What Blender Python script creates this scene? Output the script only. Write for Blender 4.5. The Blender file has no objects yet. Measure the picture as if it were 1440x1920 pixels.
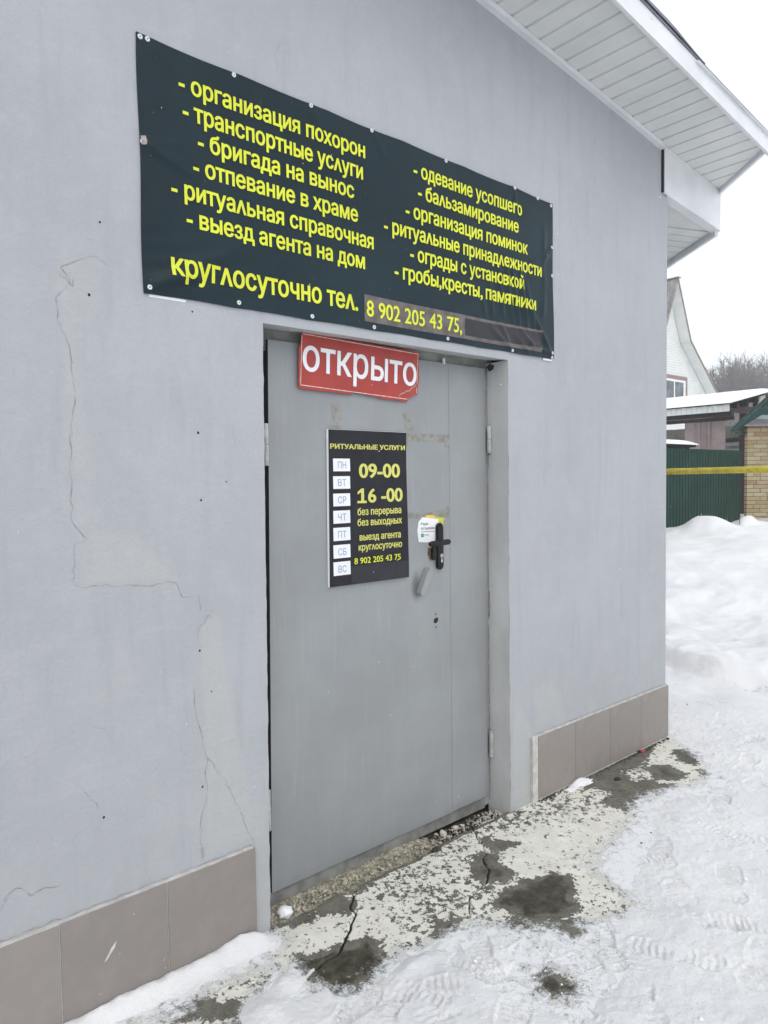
import bpy, bmesh, math, random
import numpy as np
from mathutils import Vector, Matrix
from mathutils.geometry import delaunay_2d_cdt
random.seed(7)
rng = np.random.default_rng(11)
SC = bpy.context.scene
COL = SC.collection

# ------------------------------------------------------------------ camera, sky, sun, exposure
cam_d = bpy.data.cameras.new("camera")
cam = bpy.data.objects.new("camera", cam_d)
COL.objects.link(cam)
SC.camera = cam
cam_d.sensor_width = 36.0
cam_d.sensor_fit = 'AUTO'
cam_d.lens = 24.956
cam_d.clip_start = 0.05
cam_d.clip_end = 2000
cr, cu, cb = Vector((0.7621, -0.6474, -0.0141)), Vector((0.0404, 0.0258, 0.9989)), Vector((-0.6463, -0.7617, 0.0458))
cu = cb.cross(cr).normalized(); cr = cu.cross(cb).normalized(); cb.normalize()
cam.matrix_world = Matrix(((cr.x, cu.x, cb.x, 0.0), (cr.y, cu.y, cb.y, -2.105), (cr.z, cu.z, cb.z, 1.56), (0, 0, 0, 1)))

SUN_EL, SUN_AZ = math.radians(48), math.radians(200)   # az: compass from +Y clockwise
world = bpy.data.worlds.new("World")
SC.world = world
world.use_nodes = True
wn, wl = world.node_tree.nodes, world.node_tree.links
wn.clear()
sky = wn.new("ShaderNodeTexSky"); sky.sky_type = 'NISHITA'; sky.sun_disc = False
sky.sun_elevation = SUN_EL; sky.sun_rotation = SUN_AZ
sky.air_density = 1.0; sky.dust_density = 4.0
b1 = wn.new("ShaderNodeBackground"); b1.inputs[1].default_value = 0.05
b2 = wn.new("ShaderNodeBackground"); b2.inputs[0].default_value = (0.955, 0.98, 1.0, 1); b2.inputs[1].default_value = 1.03   # the cloud layer
ad = wn.new("ShaderNodeAddShader"); wo = wn.new("ShaderNodeOutputWorld")
wl.new(sky.outputs[0], b1.inputs[0]); wl.new(b1.outputs[0], ad.inputs[0]); wl.new(b2.outputs[0], ad.inputs[1]); wl.new(ad.outputs[0], wo.inputs[0])
sl = bpy.data.lights.new("sun", 'SUN'); sl.energy = 0.5; sl.angle = math.radians(50); sl.color = (1, 0.98, 0.95)
sun = bpy.data.objects.new("sun", sl); COL.objects.link(sun)
dirv = Vector((math.sin(SUN_AZ) * math.cos(SUN_EL), math.cos(SUN_AZ) * math.cos(SUN_EL), math.sin(SUN_EL)))
sun.rotation_euler = dirv.to_track_quat('Z', 'Y').to_euler()
SC.view_settings.view_transform = 'Standard'
SC.view_settings.look = 'None'
SC.view_settings.gamma = 1.0
SC.view_settings.exposure = 0.0
SC.view_settings.use_curve_mapping = False
SC.cycles.max_bounces = 6
SC.cycles.diffuse_bounces = 4
SC.cycles.volume_bounces = 2
SC.cycles.caustics_reflective = False
SC.cycles.caustics_refractive = False

# ------------------------------------------------------------------ materials
class NT:
    def __init__(s, name):
        s.m = bpy.data.materials.new(name); s.m.use_nodes = True
        s.n = s.m.node_tree.nodes; s.l = s.m.node_tree.links
        s.p = s.n["Principled BSDF"]
        s.tc = s.n.new("ShaderNodeTexCoord")
    def put(s, sock, v):
        if isinstance(v, bpy.types.NodeSocket): s.l.new(v, sock)
        elif isinstance(v, (tuple, list)) and len(v) == 3 and sock.type == 'RGBA': sock.default_value = (*v, 1)
        else: sock.default_value = v
    def noise(s, scale, detail=4, rough=0.55, vec=None, stretch=None, dist=0.0):
        t = s.n.new("ShaderNodeTexNoise"); t.inputs['Scale'].default_value = scale
        t.inputs['Detail'].default_value = detail; t.inputs['Roughness'].default_value = rough; t.inputs['Distortion'].default_value = dist
        v = vec or s.tc.outputs['Object']
        if stretch:
            mp = s.n.new("ShaderNodeMapping"); mp.inputs['Scale'].default_value = stretch; s.l.new(v, mp.inputs[0]); v = mp.outputs[0]
        s.l.new(v, t.inputs['Vector']); return t.outputs['Fac']
    def voro(s, scale, feature='F1'):
        t = s.n.new("ShaderNodeTexVoronoi"); t.feature = feature; t.inputs['Scale'].default_value = scale
        s.l.new(s.tc.outputs['Object'], t.inputs['Vector']); return t.outputs['Distance']
    def math(s, op, a, b=0.0, c=None):
        t = s.n.new("ShaderNodeMath"); t.operation = op; s.put(t.inputs[0], a); s.put(t.inputs[1], b)
        if c is not None: s.put(t.inputs[2], c)
        return t.outputs[0]
    def ramp(s, v, lo, hi, a=0.0, b=1.0):
        t = s.n.new("ShaderNodeMapRange"); t.interpolation_type = 'SMOOTHSTEP'
        s.put(t.inputs[0], v); t.inputs[1].default_value = lo; t.inputs[2].default_value = hi; t.inputs[3].default_value = a; t.inputs[4].default_value = b
        return t.outputs[0]
    def mix(s, f, a, b, blend='MIX'):
        t = s.n.new("ShaderNodeMix"); t.data_type = 'RGBA'; t.blend_type = blend
        s.put(t.inputs[0], f); s.put(t.inputs[6], a); s.put(t.inputs[7], b); return t.outputs[2]
    def attr(s, name):
        t = s.n.new("ShaderNodeAttribute"); t.attribute_name = name; return t.outputs['Fac']
    def rand(s):
        return s.n.new("ShaderNodeObjectInfo").outputs['Random']
    def bump(s, h, strength=0.3, dist=0.002, normal=None):
        t = s.n.new("ShaderNodeBump"); t.inputs['Strength'].default_value = strength; t.inputs['Distance'].default_value = dist
        s.put(t.inputs['Height'], h)
        if normal: s.l.new(normal, t.inputs['Normal'])
        return t.outputs[0]
    def done(s, col, rough=0.8, normal=None, metal=0.0, spec=0.5, **kw):
        s.put(s.p.inputs['Base Color'], col); s.put(s.p.inputs['Roughness'], rough)
        s.put(s.p.inputs['Metallic'], metal); s.p.inputs['Specular IOR Level'].default_value = spec
        if normal: s.l.new(normal, s.p.inputs['Normal'])
        return s.m

def simple(name, col, rough=0.7, metal=0.0, var=0.12, scale=8, bump=0.15, bscale=60, spec=0.5):
    t = NT(name)
    n = t.noise(scale, 5)
    c = t.mix(t.ramp(n, 0.3, 0.7), tuple(v * (1 - var) for v in col), tuple(min(1, v * (1 + var)) for v in col))
    return t.done(c, rough, t.bump(t.noise(bscale, 3), bump, 0.002), metal, spec)

M = {}
def wall_mat():
    t = NT("painted_render")
    base = (0.396, 0.413, 0.440)
    big = t.noise(1.3, 4, 0.6); mid = t.noise(7, 5, 0.65); fine = t.noise(190, 3, 0.7)
    str_v = t.noise(6, 4, 0.6, stretch=(3.0, 1, 0.35))
    c = t.mix(t.ramp(big, 0.35, 0.68), tuple(v * 0.95 for v in base), tuple(v * 1.04 for v in base))
    c = t.mix(t.math('MULTIPLY', t.ramp(mid, 0.48, 0.68), 0.6), c, (0.425, 0.438, 0.446))
    c = t.mix(t.math('MULTIPLY', t.ramp(str_v, 0.50, 0.70), 0.5), c, tuple(v * 0.88 for v in base))
    pa = t.math('ADD', t.attr("patch"), t.math('MULTIPLY', t.math('SUBTRACT', t.noise(22, 5, 0.65), 0.5), 0.7))
    c = t.mix(t.math('MULTIPLY', t.ramp(pa, 0.30, 0.85), 0.55), c, (0.445, 0.451, 0.438))
    gr = t.math('ADD', t.attr("grime"), t.math('MULTIPLY', t.math('SUBTRACT', t.noise(34, 6, 0.75), 0.5), 1.0))
    c = t.mix(t.math('MULTIPLY', t.ramp(gr, 0.55, 1.05), 0.55), c, (0.30, 0.30, 0.29))
    # small pits and specks
    sp = t.ramp(t.noise(120, 2, 0.5), 0.70, 0.76)
    c = t.mix(t.math('MULTIPLY', sp, 0.35), c, (0.30, 0.31, 0.33))
    c = t.mix(t.ramp(t.noise(75, 4, 0.75), 0.40, 0.66, 0.0, 0.22), c, (0.33, 0.345, 0.37))
    low = t.n.new("ShaderNodeSeparateXYZ"); t.l.new(t.tc.outputs['Object'], low.inputs[0])
    spl = t.math('MULTIPLY', t.ramp(low.outputs[2], 0.9, 0.3), t.ramp(t.noise(17, 6, 0.7), 0.45, 0.70))
    c = t.mix(t.math('MULTIPLY', spl, 0.35), c, (0.40, 0.40, 0.37))
    trow = t.noise(9, 3, 0.6, stretch=(.6, 1, 2.4), dist=1.2)
    c = t.mix(t.ramp(trow, 0.55, 0.66, 0, 0.10), c, (0.47, 0.482, 0.495))
    h = t.math('ADD', t.math('MULTIPLY', fine, 0.5), t.math('MULTIPLY', t.noise(45, 4, 0.6), 1.0))
    h = t.math('ADD', h, t.math('MULTIPLY', trow, .8))
    return t.done(c, 0.9, t.bump(h, 0.6, 0.0028), spec=0.25)
M['wall'] = wall_mat()
def reveal_mat():
    t = NT("reveal_plaster")
    c = t.mix(t.ramp(t.noise(5, 5, 0.6, stretch=(1, 1, .5)), 0.35, 0.7), (0.46, 0.465, 0.46), (0.56, 0.565, 0.56))
    c = t.mix(t.math('MULTIPLY', t.ramp(t.noise(26, 6, 0.75), 0.58, 0.75), 0.5), c, (0.30, 0.30, 0.28))
    return t.done(c, 0.9, t.bump(t.noise(40, 5, 0.65), 0.4, 0.003), spec=0.2)
M['reveal'] = reveal_mat()
M['mortar'] = simple("white_mortar", (0.52, 0.515, 0.49), 0.95, var=0.15, scale=30, bump=0.6, bscale=90)
M['crack_or_gap_shade'] = simple("crack_shadow", (0.29, 0.293, 0.29), 0.95, var=0.3, scale=40)
M['hole'] = simple("dark_hole", (0.012, 0.012, 0.014), 0.95)
def tile_mat():
    t = NT("taupe_tile")
    r = t.rand()
    c = t.mix(r, (0.240, 0.218, 0.200), (0.272, 0.246, 0.226))
    c = t.mix(t.ramp(t.noise(9, 4, 0.6), 0.4, 0.75, 0, 0.35), c, (0.33, 0.30, 0.285))
    c = t.mix(t.ramp(t.noise(240, 2, 0.5), 0.62, 0.7, 0, 0.18), c, (0.20, 0.17, 0.15))
    c = t.mix(t.math('MULTIPLY', t.ramp(t.noise(30, 6, 0.8), 0.64, 0.72), 0.35), c, (0.46, 0.45, 0.44))
    return t.done(c, t.ramp(t.noise(12, 4), 0.3, 0.7, 0.42, 0.6), t.bump(t.noise(300, 2), 0.05, 0.001), spec=0.35)
M['tile'] = tile_mat()
def door_mat():
    t = NT("grey_painted_steel")
    b = (0.268, 0.283, 0.290)
    c = t.mix(t.ramp(t.noise(2.2, 5, 0.6), 0.35, 0.68), tuple(v * 0.93 for v in b), tuple(v * 1.07 for v in b))
    drip = t.noise(30, 4, 0.6, stretch=(4, 1, 0.12))
    c = t.mix(t.ramp(drip, 0.55, 0.75, 0, 0.35), c, (0.36, 0.38, 0.385))
    c = t.mix(t.ramp(t.noise(24, 3, 0.6, stretch=(5, 1, 0.1)), 0.6, 0.8, 0, 0.35), c, (0.22, 0.23, 0.235))
    sp = t.ramp(t.voro(16), 0.0, 0.05, 1, 0)
    c = t.mix(t.math('MULTIPLY', sp, t.ramp(t.noise(3, 2), 0.55, 0.75, 0, .5)), c, (0.50, 0.51, 0.51))
    # rubbed dirt low on the leaf and round the lock; dark patch by the keyhole cover
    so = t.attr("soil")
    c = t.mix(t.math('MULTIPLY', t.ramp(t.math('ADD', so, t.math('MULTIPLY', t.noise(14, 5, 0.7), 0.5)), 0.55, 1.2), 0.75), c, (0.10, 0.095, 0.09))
    h = t.noise(9, 3, 0.5, stretch=(1, 1, .5))
    return t.done(c, t.ramp(t.noise(7, 4), 0.3, 0.7, 0.42, 0.58), t.bump(h, 0.25, 0.004), spec=0.4)
M['door'] = door_mat()
M['frame'] = simple("dull_grey_frame_paint", (0.20, 0.205, 0.19), 0.65, var=0.3, scale=12, bump=0.4, bscale=50)
M['frame2'] = simple("grey_frame_paint", (0.29, 0.305, 0.31), 0.6, var=0.15, scale=12, bump=0.3, bscale=50)
M['hinge'] = simple("light_hinge_paint", (0.40, 0.41, 0.40), 0.5, var=0.2, scale=40)
M['tape'] = simple("old_tape_residue", (0.245, 0.245, 0.222), 0.85, var=0.2, scale=40)
M['blackmetal'] = simple("black_plastic", (0.006, 0.006, 0.007), 0.38, var=0.3, scale=40, bump=0.05, spec=.28)
M['steel'] = simple("bright_steel", (0.62, 0.62, 0.60), 0.32, metal=0.8, var=0.15, scale=30)
M['rust'] = simple("rusty_stain", (0.16, 0.09, 0.045), 0.9, var=0.5, scale=60, bump=0.6)
def pvc():
    t = NT("white_soffit_panel")
    c = t.mix(t.ramp(t.noise(3, 5, 0.65), 0.35, 0.7), (0.62, 0.635, 0.615), (0.69, 0.70, 0.69))
    c = t.mix(t.ramp(t.noise(40, 5, 0.8, stretch=(1, .2, 1)), 0.62, 0.72, 0, 0.35), c, (0.40, 0.41, 0.40))
    return t.done(c, 0.38, t.bump(t.noise(6, 3), 0.12, 0.004), spec=0.45)
M['pvc'] = pvc()
M['trim'] = simple("white_sheet_trim", (0.70, 0.71, 0.73), 0.4, var=0.06, scale=5, bump=0.1, bscale=8)
M['dark'] = simple("dark_void", (0.02, 0.02, 0.022), 0.9)  # near-black that stands in for the shade inside gaps
M['roofedge'] = simple("grey_roof_sheet_edge", (0.17, 0.175, 0.20), 0.5, var=0.2)
def snow_mat(name="snow_surface"):
    t = NT(name)
    c = t.mix(t.ramp(t.noise(2.2, 5, 0.6), 0.35, 0.7), (0.80, 0.812, 0.83), (0.88, 0.888, 0.895))
    g = t.ramp(t.math('ADD', t.attr("dirt"), t.math('MULTIPLY', t.math('SUBTRACT', t.noise(16, 6, 0.7), 0.5), 0.9)), 0.45, 1.2)
    c = t.mix(t.math('MULTIPLY', g, 0.8), c, (0.40, 0.365, 0.30))
    c = t.mix(t.ramp(t.noise(55, 5, 0.75), 0.66, 0.76, 0, 0.5), c, (0.52, 0.52, 0.51))
    h = t.math('ADD', t.noise(60, 6, 0.7), t.math('MULTIPLY', t.noise(260, 3, 0.7), 0.5))
    return t.done(c, 0.75, t.bump(h, 0.9, 0.008), spec=0.25)
M['snow'] = snow_mat()
def snow_plain():
    t = NT("fresh_snow")
    return t.done(t.mix(t.noise(4, 4), (0.82, 0.84, 0.86), (0.90, 0.91, 0.92)), 0.8, t.bump(t.noise(50, 5, 0.7), 0.4, 0.006), spec=0.2)
M['snow2'] = snow_plain()
def pave_mat():
    t = NT("flaking_painted_concrete")
    wet = t.attr("wet"); pt = t.attr("paint"); dust = t.attr("dust"); ck = t.attr("crk")
    n1 = t.noise(22, 7, 0.70); n2 = t.noise(48, 6, 0.62, dist=0.4); n3 = t.noise(150, 4, 0.6)
    conc = t.mix(t.ramp(t.noise(14, 6, 0.7), 0.35, 0.7), (0.090, 0.086, 0.064), (0.175, 0.170, 0.142))
    conc = t.mix(t.ramp(n3, 0.4, 0.75, 0, 0.5), conc, (0.23, 0.225, 0.20))
    wd = t.ramp(t.math('ADD', wet, t.math('MULTIPLY', t.math('SUBTRACT', n1, 0.5), 1.1)), 0.45, 0.80)
    conc = t.mix(wd, conc, t.mix(t.ramp(t.noise(24, 5, .7), 0.35, 0.7), (0.026, 0.023, 0.013), (0.085, 0.078, 0.050)))
    paint = t.mix(t.ramp(t.noise(9, 6, 0.7), 0.35, 0.7), (0.66, 0.652, 0.58), (0.78, 0.775, 0.71))
    paint = t.mix(t.ramp(t.noise(85, 5, 0.75), 0.55, 0.75, 0, 0.45), paint, (0.42, 0.41, 0.36))
    s = t.math('ADD', pt, t.math('MULTIPLY', t.math('SUBTRACT', n1, 0.5), 1.15))
    s = t.math('ADD', s, t.math('MULTIPLY', t.math('SUBTRACT', n2, 0.5), 1.15))
    s = t.math('ADD', s, t.math('MULTIPLY', t.math('SUBTRACT', n3, 0.5), 0.35))
    pm = t.ramp(s, 0.47, 0.50)
    c = t.mix(pm, conc, paint)
    d = t.math('ADD', dust, t.math('MULTIPLY', t.math('SUBTRACT', t.noise(26, 7, 0.75), 0.5), 1.5))
    d = t.math('ADD', d, t.math('MULTIPLY', t.math('SUBTRACT', n3, 0.5), 0.5))
    dm = t.ramp(d, 0.45, 0.80)
    c = t.mix(dm, c, (0.765, 0.78, 0.80))
    c = t.mix(t.ramp(ck, 0.3, 0.7), c, (0.018, 0.017, 0.014))
    rough = t.mix(t.math('MULTIPLY', wd, t.math('SUBTRACT', 1.0, pm)), (0.85, 0.85, 0.85), (0.38, 0.38, 0.38))
    h = t.math('ADD', t.math('MULTIPLY', pm, 0.5), t.math('MULTIPLY', n3, 0.35))
    h = t.math('ADD', h, t.math('MULTIPLY', dm, 1.6))
    return t.done(c, rough, t.bump(h, 0.8, 0.0022), spec=0.35)
M['pave'] = pave_mat()
M['rubble'] = simple("crumbled_mortar", (0.40, 0.375, 0.30), 0.95, var=0.45, scale=30, bump=1.0, bscale=120)
M['soil'] = simple("wet_dark_soil", (0.045, 0.038, 0.030), 0.85, var=0.6, scale=30, bump=1.0, bscale=120)
M['plaster'] = simple("broken_plaster", (0.58, 0.56, 0.50), 0.95, var=0.2, scale=50, bump=0.8, bscale=90)
M['slabside'] = simple("slab_edge_concrete", (0.26, 0.25, 0.22), 0.9, var=0.3, scale=20, bump=0.8, bscale=70)
def banner_mat():
    t = NT("dark_banner_vinyl")
    c = t.mix(t.ramp(t.noise(1.6, 4, 0.6), 0.35, 0.7), (0.004, 0.016, 0.022), (0.009, 0.026, 0.034))
    w = t.ramp(t.math('ADD', t.attr("scuff"), t.math('MULTIPLY', t.math('SUBTRACT', t.noise(45, 6, 0.75, stretch=(1.6, 1, .7)), 0.5), 1.2)), 0.50, 1.1)
    c = t.mix(t.math('MULTIPLY', w, 0.45), c, (0.30, 0.35, 0.36))
    c = t.mix(t.ramp(t.voro(26), 0.0, 0.06, 0.7, 0), c, (0.30, 0.33, 0.35))
    h = t.math('ADD', t.noise(330, 2, 0.5), t.math('MULTIPLY', t.noise(5, 4), 4.0))
    return t.done(c, t.ramp(t.noise(6, 5), 0.3, 0.7, 0.36, 0.48), t.bump(h, 0.22, 0.003), spec=0.22)
M['banner'] = banner_mat()
M['yellow'] = simple("yellow_print", (0.66, 0.71, 0.025), 0.45, var=0.06, scale=5, bump=0.1, bscale=300)
M['yellow2'] = simple("pale_yellow_print", (0.62, 0.61, 0.14), 0.5, var=0.05, scale=5, bump=0.05)
M['taped'] = simple("grey_brown_film", (0.115, 0.098, 0.094), 0.32, var=0.3, scale=20, bump=0.5, bscale=30)
M['blackfilm'] = simple("black_film", (0.008, 0.008, 0.013), 0.35, var=0.3, scale=20, bump=0.5, bscale=30)
M['red'] = simple("red_sign_print", (0.36, 0.038, 0.028), 0.5, var=0.1, scale=12, bump=0.1)
M['redfaded'] = simple("faded_red_edge", (0.33, 0.06, 0.045), 0.6, var=0.2, scale=20)
M['whiteprint'] = simple("white_print", (0.78, 0.80, 0.83), 0.45, var=0.04, scale=10, bump=0.05)
M['thinline'] = simple("worn_white_line", (0.72, 0.55, 0.50), 0.5, var=0.25, scale=60)
M['tear'] = simple("torn_grey_backing", (0.34, 0.31, 0.29), 0.8, var=0.2, scale=60)
M['posterblack'] = simple("charcoal_poster", (0.016, 0.016, 0.021), 0.6, var=0.25, scale=8, bump=0.15, bscale=200, spec=.25)
M['daytext'] = simple("grey_blue_print", (0.26, 0.35, 0.46), 0.5, var=0.05)
M['inktext'] = simple("dark_ink", (0.03, 0.035, 0.04), 0.6)
M['stickeryellow'] = simple("amber_print", (0.78, 0.52, 0.05), 0.5)
M['stickergreen'] = simple("lime_print", (0.36, 0.66, 0.08), 0.5)
M['green'] = simple("green_logo_print", (0.05, 0.36, 0.20), 0.5)
M['screw'] = simple("pale_screw_cap", (0.66, 0.68, 0.70), 0.4, var=0.1, scale=200)
M['litter'] = simple("red_plastic_scrap", (0.40, 0.03, 0.03), 0.4)
def fence_mat():
    t = NT("dark_green_profiled_sheet")
    c = t.mix(t.ramp(t.noise(1.5, 4), 0.35, 0.7), (0.003, 0.034, 0.022), (0.006, 0.048, 0.032))
    return t.done(c, 0.45, t.bump(t.noise(30, 3), 0.08, 0.003), spec=0.25)
M['fence'] = fence_mat()
def pipe_mat():
    t = NT("peeling_yellow_paint")
    c = t.mix(t.ramp(t.noise(7, 6, 0.7), 0.35, 0.7), (0.34, 0.27, 0.012), (0.52, 0.43, 0.03))
    c = t.mix(t.ramp(t.noise(13, 7, 0.8, stretch=(1, .5, 1)), 0.56, 0.64), c, (0.06, 0.045, 0.015))
    return t.done(c, 0.7, t.bump(t.noise(40, 5), 0.4, 0.004))
M['pipe'] = pipe_mat()
def brick_mat():
    t = NT("yellow_brick")
    r = t.rand()
    c = t.mix(t.ramp(r, 0, 0.75), (0.53, 0.45, 0.29), (0.42, 0.33, 0.18))
    c = t.mix(t.ramp(r, 0.72, 1.0, 0, 0.9), c, (0.40, 0.24, 0.11))
    c = t.mix(t.ramp(t.noise(30, 5, 0.7), 0.45, 0.75, 0, 0.5), c, (0.27, 0.20, 0.11))
    return t.done(c, 0.9, t.bump(t.noise(80, 4), 0.5, 0.004), spec=0.2)
M['brick'] = brick_mat()
M['brickred'] = simple("red_brown_brick", (0.34, 0.16, 0.09), 0.9, var=0.25, scale=30)
M['joint'] = simple("grey_brick_joint", (0.20, 0.18, 0.145), 0.95, var=0.25, scale=30, bump=0.6)
M['teal'] = simple("weathered_teal_boards", (0.03, 0.27, 0.20), 0.6, var=0.25, scale=6)
M['tealdark'] = simple("dark_teal_barge_board", (0.010, 0.070, 0.058), 0.6, var=0.3, scale=8)
M['zinc'] = simple("zinc_flashing", (0.44, 0.47, 0.49), 0.45, var=0.15, scale=8, metal=0.2)
M['slate'] = simple("grey_asbestos_sheet", (0.23, 0.23, 0.22), 0.85, var=0.3, scale=10, bump=0.4)
M['darkwood'] = simple("dark_red_brown_timber", (0.050, 0.022, 0.020), 0.75, var=0.4, scale=10, bump=0.4)
M['blackwood'] = simple("blackened_timber", (0.018, 0.015, 0.014), 0.85, var=0.4, scale=10)
M['curtain'] = simple("dusty_pink_canvas", (0.33, 0.26, 0.25), 0.9, var=0.12, scale=5, bump=0.3, bscale=60)
M['beigewall'] = simple("beige_panel", (0.50, 0.47, 0.38), 0.8, var=0.15, scale=4)
M['paleblue'] = simple("pale_painted_board", (0.55, 0.58, 0.63), 0.7, var=0.1, scale=8)
M['siding'] = simple("white_vinyl_siding", (0.70, 0.72, 0.70), 0.55, var=0.05, scale=2, bump=0.05)
M['browntrim'] = simple("brown_window_trim", (0.24, 0.15, 0.13), 0.6, var=0.1)
M['upvc'] = simple("white_window_frame", (0.76, 0.77, 0.77), 0.4, var=0.03)
def glass():
    t = NT("dark_window_glass")
    c = t.mix(t.ramp(t.noise(2.2, 6, 0.75), 0.4, 0.65), (0.035, 0.045, 0.05), (0.12, 0.15, 0.165))
    return t.done(c, 0.08, spec=0.5)
M['glass'] = glass()
M['ruf'] = simple("brown_corrugated_roof", (0.22, 0.21, 0.19), 0.7, var=0.35, scale=4)
M['bark'] = simple("grey_brown_bark", (0.125, 0.105, 0.095), 0.95, var=0.3, scale=3)

# ------------------------------------------------------------------ object helpers
def tag(o, label=None, cat=None, group=None, kind=None):
    if label: o['label'] = label
    if cat: o['category'] = cat
    if group: o['group'] = group
    if kind: o['kind'] = kind
    return o
def empty(name, loc=(0, 0, 0), parent=None):
    o = bpy.data.objects.new(name, None); COL.objects.link(o); o.empty_display_size = 0.1
    if parent:
        o.parent = parent; o.location = Vector(loc) - worg(parent)
    else: o.location = loc
    o['_w'] = list(loc)
    return o
def worg(o):
    return Vector(o['_w']) if '_w' in o else Vector((0, 0, 0))
def link_mesh(name, me, mat, parent=None, origin=None):
    """mesh given in world coordinates; stored relative to its parent's origin (or to `origin`)"""
    w = Vector(origin) if origin is not None else (worg(parent) if parent else Vector((0, 0, 0)))
    if w.length > 0: me.transform(Matrix.Translation(-w))
    o = bpy.data.objects.new(name, me); COL.objects.link(o)
    o['_w'] = list(w)
    if parent:
        o.parent = parent; o.location = w - worg(parent)
    else: o.location = w
    if mat:
        for m_ in (mat if isinstance(mat, (list, tuple)) else [mat]): me.materials.append(M[m_] if isinstance(m_, str) else m_)
    return o
class MB:
    def __init__(s): s.v = []; s.f = []; s.mi = []; s.cur = 0
    def add(s, vs, fs):
        k = len(s.v); s.v += [tuple(v) for v in vs]; s.f += [tuple(i + k for i in f) for f in fs]; s.mi += [s.cur] * len(fs)
    def box(s, x0, x1, y0, y1, z0, z1):
        s.add([(x0, y0, z0), (x1, y0, z0), (x1, y1, z0), (x0, y1, z0), (x0, y0, z1), (x1, y0, z1), (x1, y1, z1), (x0, y1, z1)],
              [(0, 3, 2, 1), (4, 5, 6, 7), (0, 1, 5, 4), (1, 2, 6, 5), (2, 3, 7, 6), (3, 0, 4, 7)])
    def prism(s, poly, ext):
        """poly: list of 3D points (planar), extruded by vector ext"""
        n = len(poly); e = Vector(ext); P = [Vector(p) for p in poly]
        nrm = Vector((0, 0, 0))
        for i in range(n): nrm += P[i].cross(P[(i + 1) % n])
        if nrm.dot(e) > 0: P.reverse()
        s.add(P + [p + e for p in P], [tuple(range(n)), tuple(reversed(range(n, 2 * n)))] + [(i, i + n, (i + 1) % n + n, (i + 1) % n) for i in range(n)])
    def tube(s, pts, rads, seg=8, cap=True):
        P = [Vector(p) for p in pts]; k0 = len(s.v); up = None
        vs = []
        for i, p in enumerate(P):
            d = (P[min(i + 1, len(P) - 1)] - P[max(i - 1, 0)]).normalized()
            if up is None: up = d.orthogonal().normalized()
            a = (up - d * up.dot(d)).normalized() if (up - d * up.dot(d)).length > 1e-6 else d.orthogonal().normalized(); up = a; b = d.cross(a)
            r = rads[i] if isinstance(rads, (list, tuple)) else rads
            for k in range(seg):
                t = 2 * math.pi * k / seg; vs.append(p + (a * math.cos(t) + b * math.sin(t)) * r)
        fs = [(i * seg + k, i * seg + (k + 1) % seg, (i + 1) * seg + (k + 1) % seg, (i + 1) * seg + k) for i in range(len(P) - 1) for k in range(seg)]
        if cap: fs += [tuple(reversed(range(seg))), tuple(range((len(P) - 1) * seg, len(P) * seg))]
        s.add(vs, fs)
    def build(s, name, mat, parent=None, origin=None, smooth=False, bevel=0.0, seg=2):
        me = bpy.data.meshes.new(name); me.from_pydata(s.v, [], s.f); me.update()
        if bevel or True:
            bm = bmesh.new(); bm.from_mesh(me); bmesh.ops.recalc_face_normals(bm, faces=bm.faces)
            if bevel: bmesh.ops.bevel(bm, geom=list(bm.edges), offset=bevel, segments=seg, affect='EDGES', clamp_overlap=True)
            bm.to_mesh(me); bm.free()
        if smooth: me.shade_smooth()
        o = link_mesh(name, me, mat, parent, origin)
        if len(me.materials) > 1 and not bevel: me.polygons.foreach_set('material_index', s.mi)
        return o
def grid_mesh(name, X, Y, Z, mask=None, smooth=True):
    """X,Y,Z 2-D arrays; mask: cells kept"""
    ny, nx = X.shape
    idx = np.arange(ny * nx).reshape(ny, nx)
    q = np.stack([idx[:-1, :-1], idx[:-1, 1:], idx[1:, 1:], idx[1:, :-1]], -1).reshape(-1, 4)
    if mask is not None: q = q[mask.reshape(-1)]
    me = bpy.data.meshes.new(name)
    me.vertices.add(nx * ny); me.vertices.foreach_set('co', np.stack([X, Y, Z], -1).astype(np.float32).ravel())
    me.loops.add(len(q) * 4); me.loops.foreach_set('vertex_index', q.astype(np.int32).ravel())
    me.polygons.add(len(q)); me.polygons.foreach_set('loop_start', np.arange(0, len(q) * 4, 4, dtype=np.int32))
    me.polygons.foreach_set('loop_total', np.full(len(q), 4, dtype=np.int32))
    me.update(calc_edges=True); me.validate()
    if smooth: me.shade_smooth()
    return me
def vattr(me, name, arr):
    a = me.attributes.new(name, 'FLOAT', 'POINT'); a.data.foreach_set('value', np.ascontiguousarray(arr, dtype=np.float32).ravel())
def copy_tree(o, parent=None):
    c = o.copy(); COL.objects.link(c)
    if parent: c.parent = parent
    for ch in list(o.children): copy_tree(ch, c)
    return c

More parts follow.
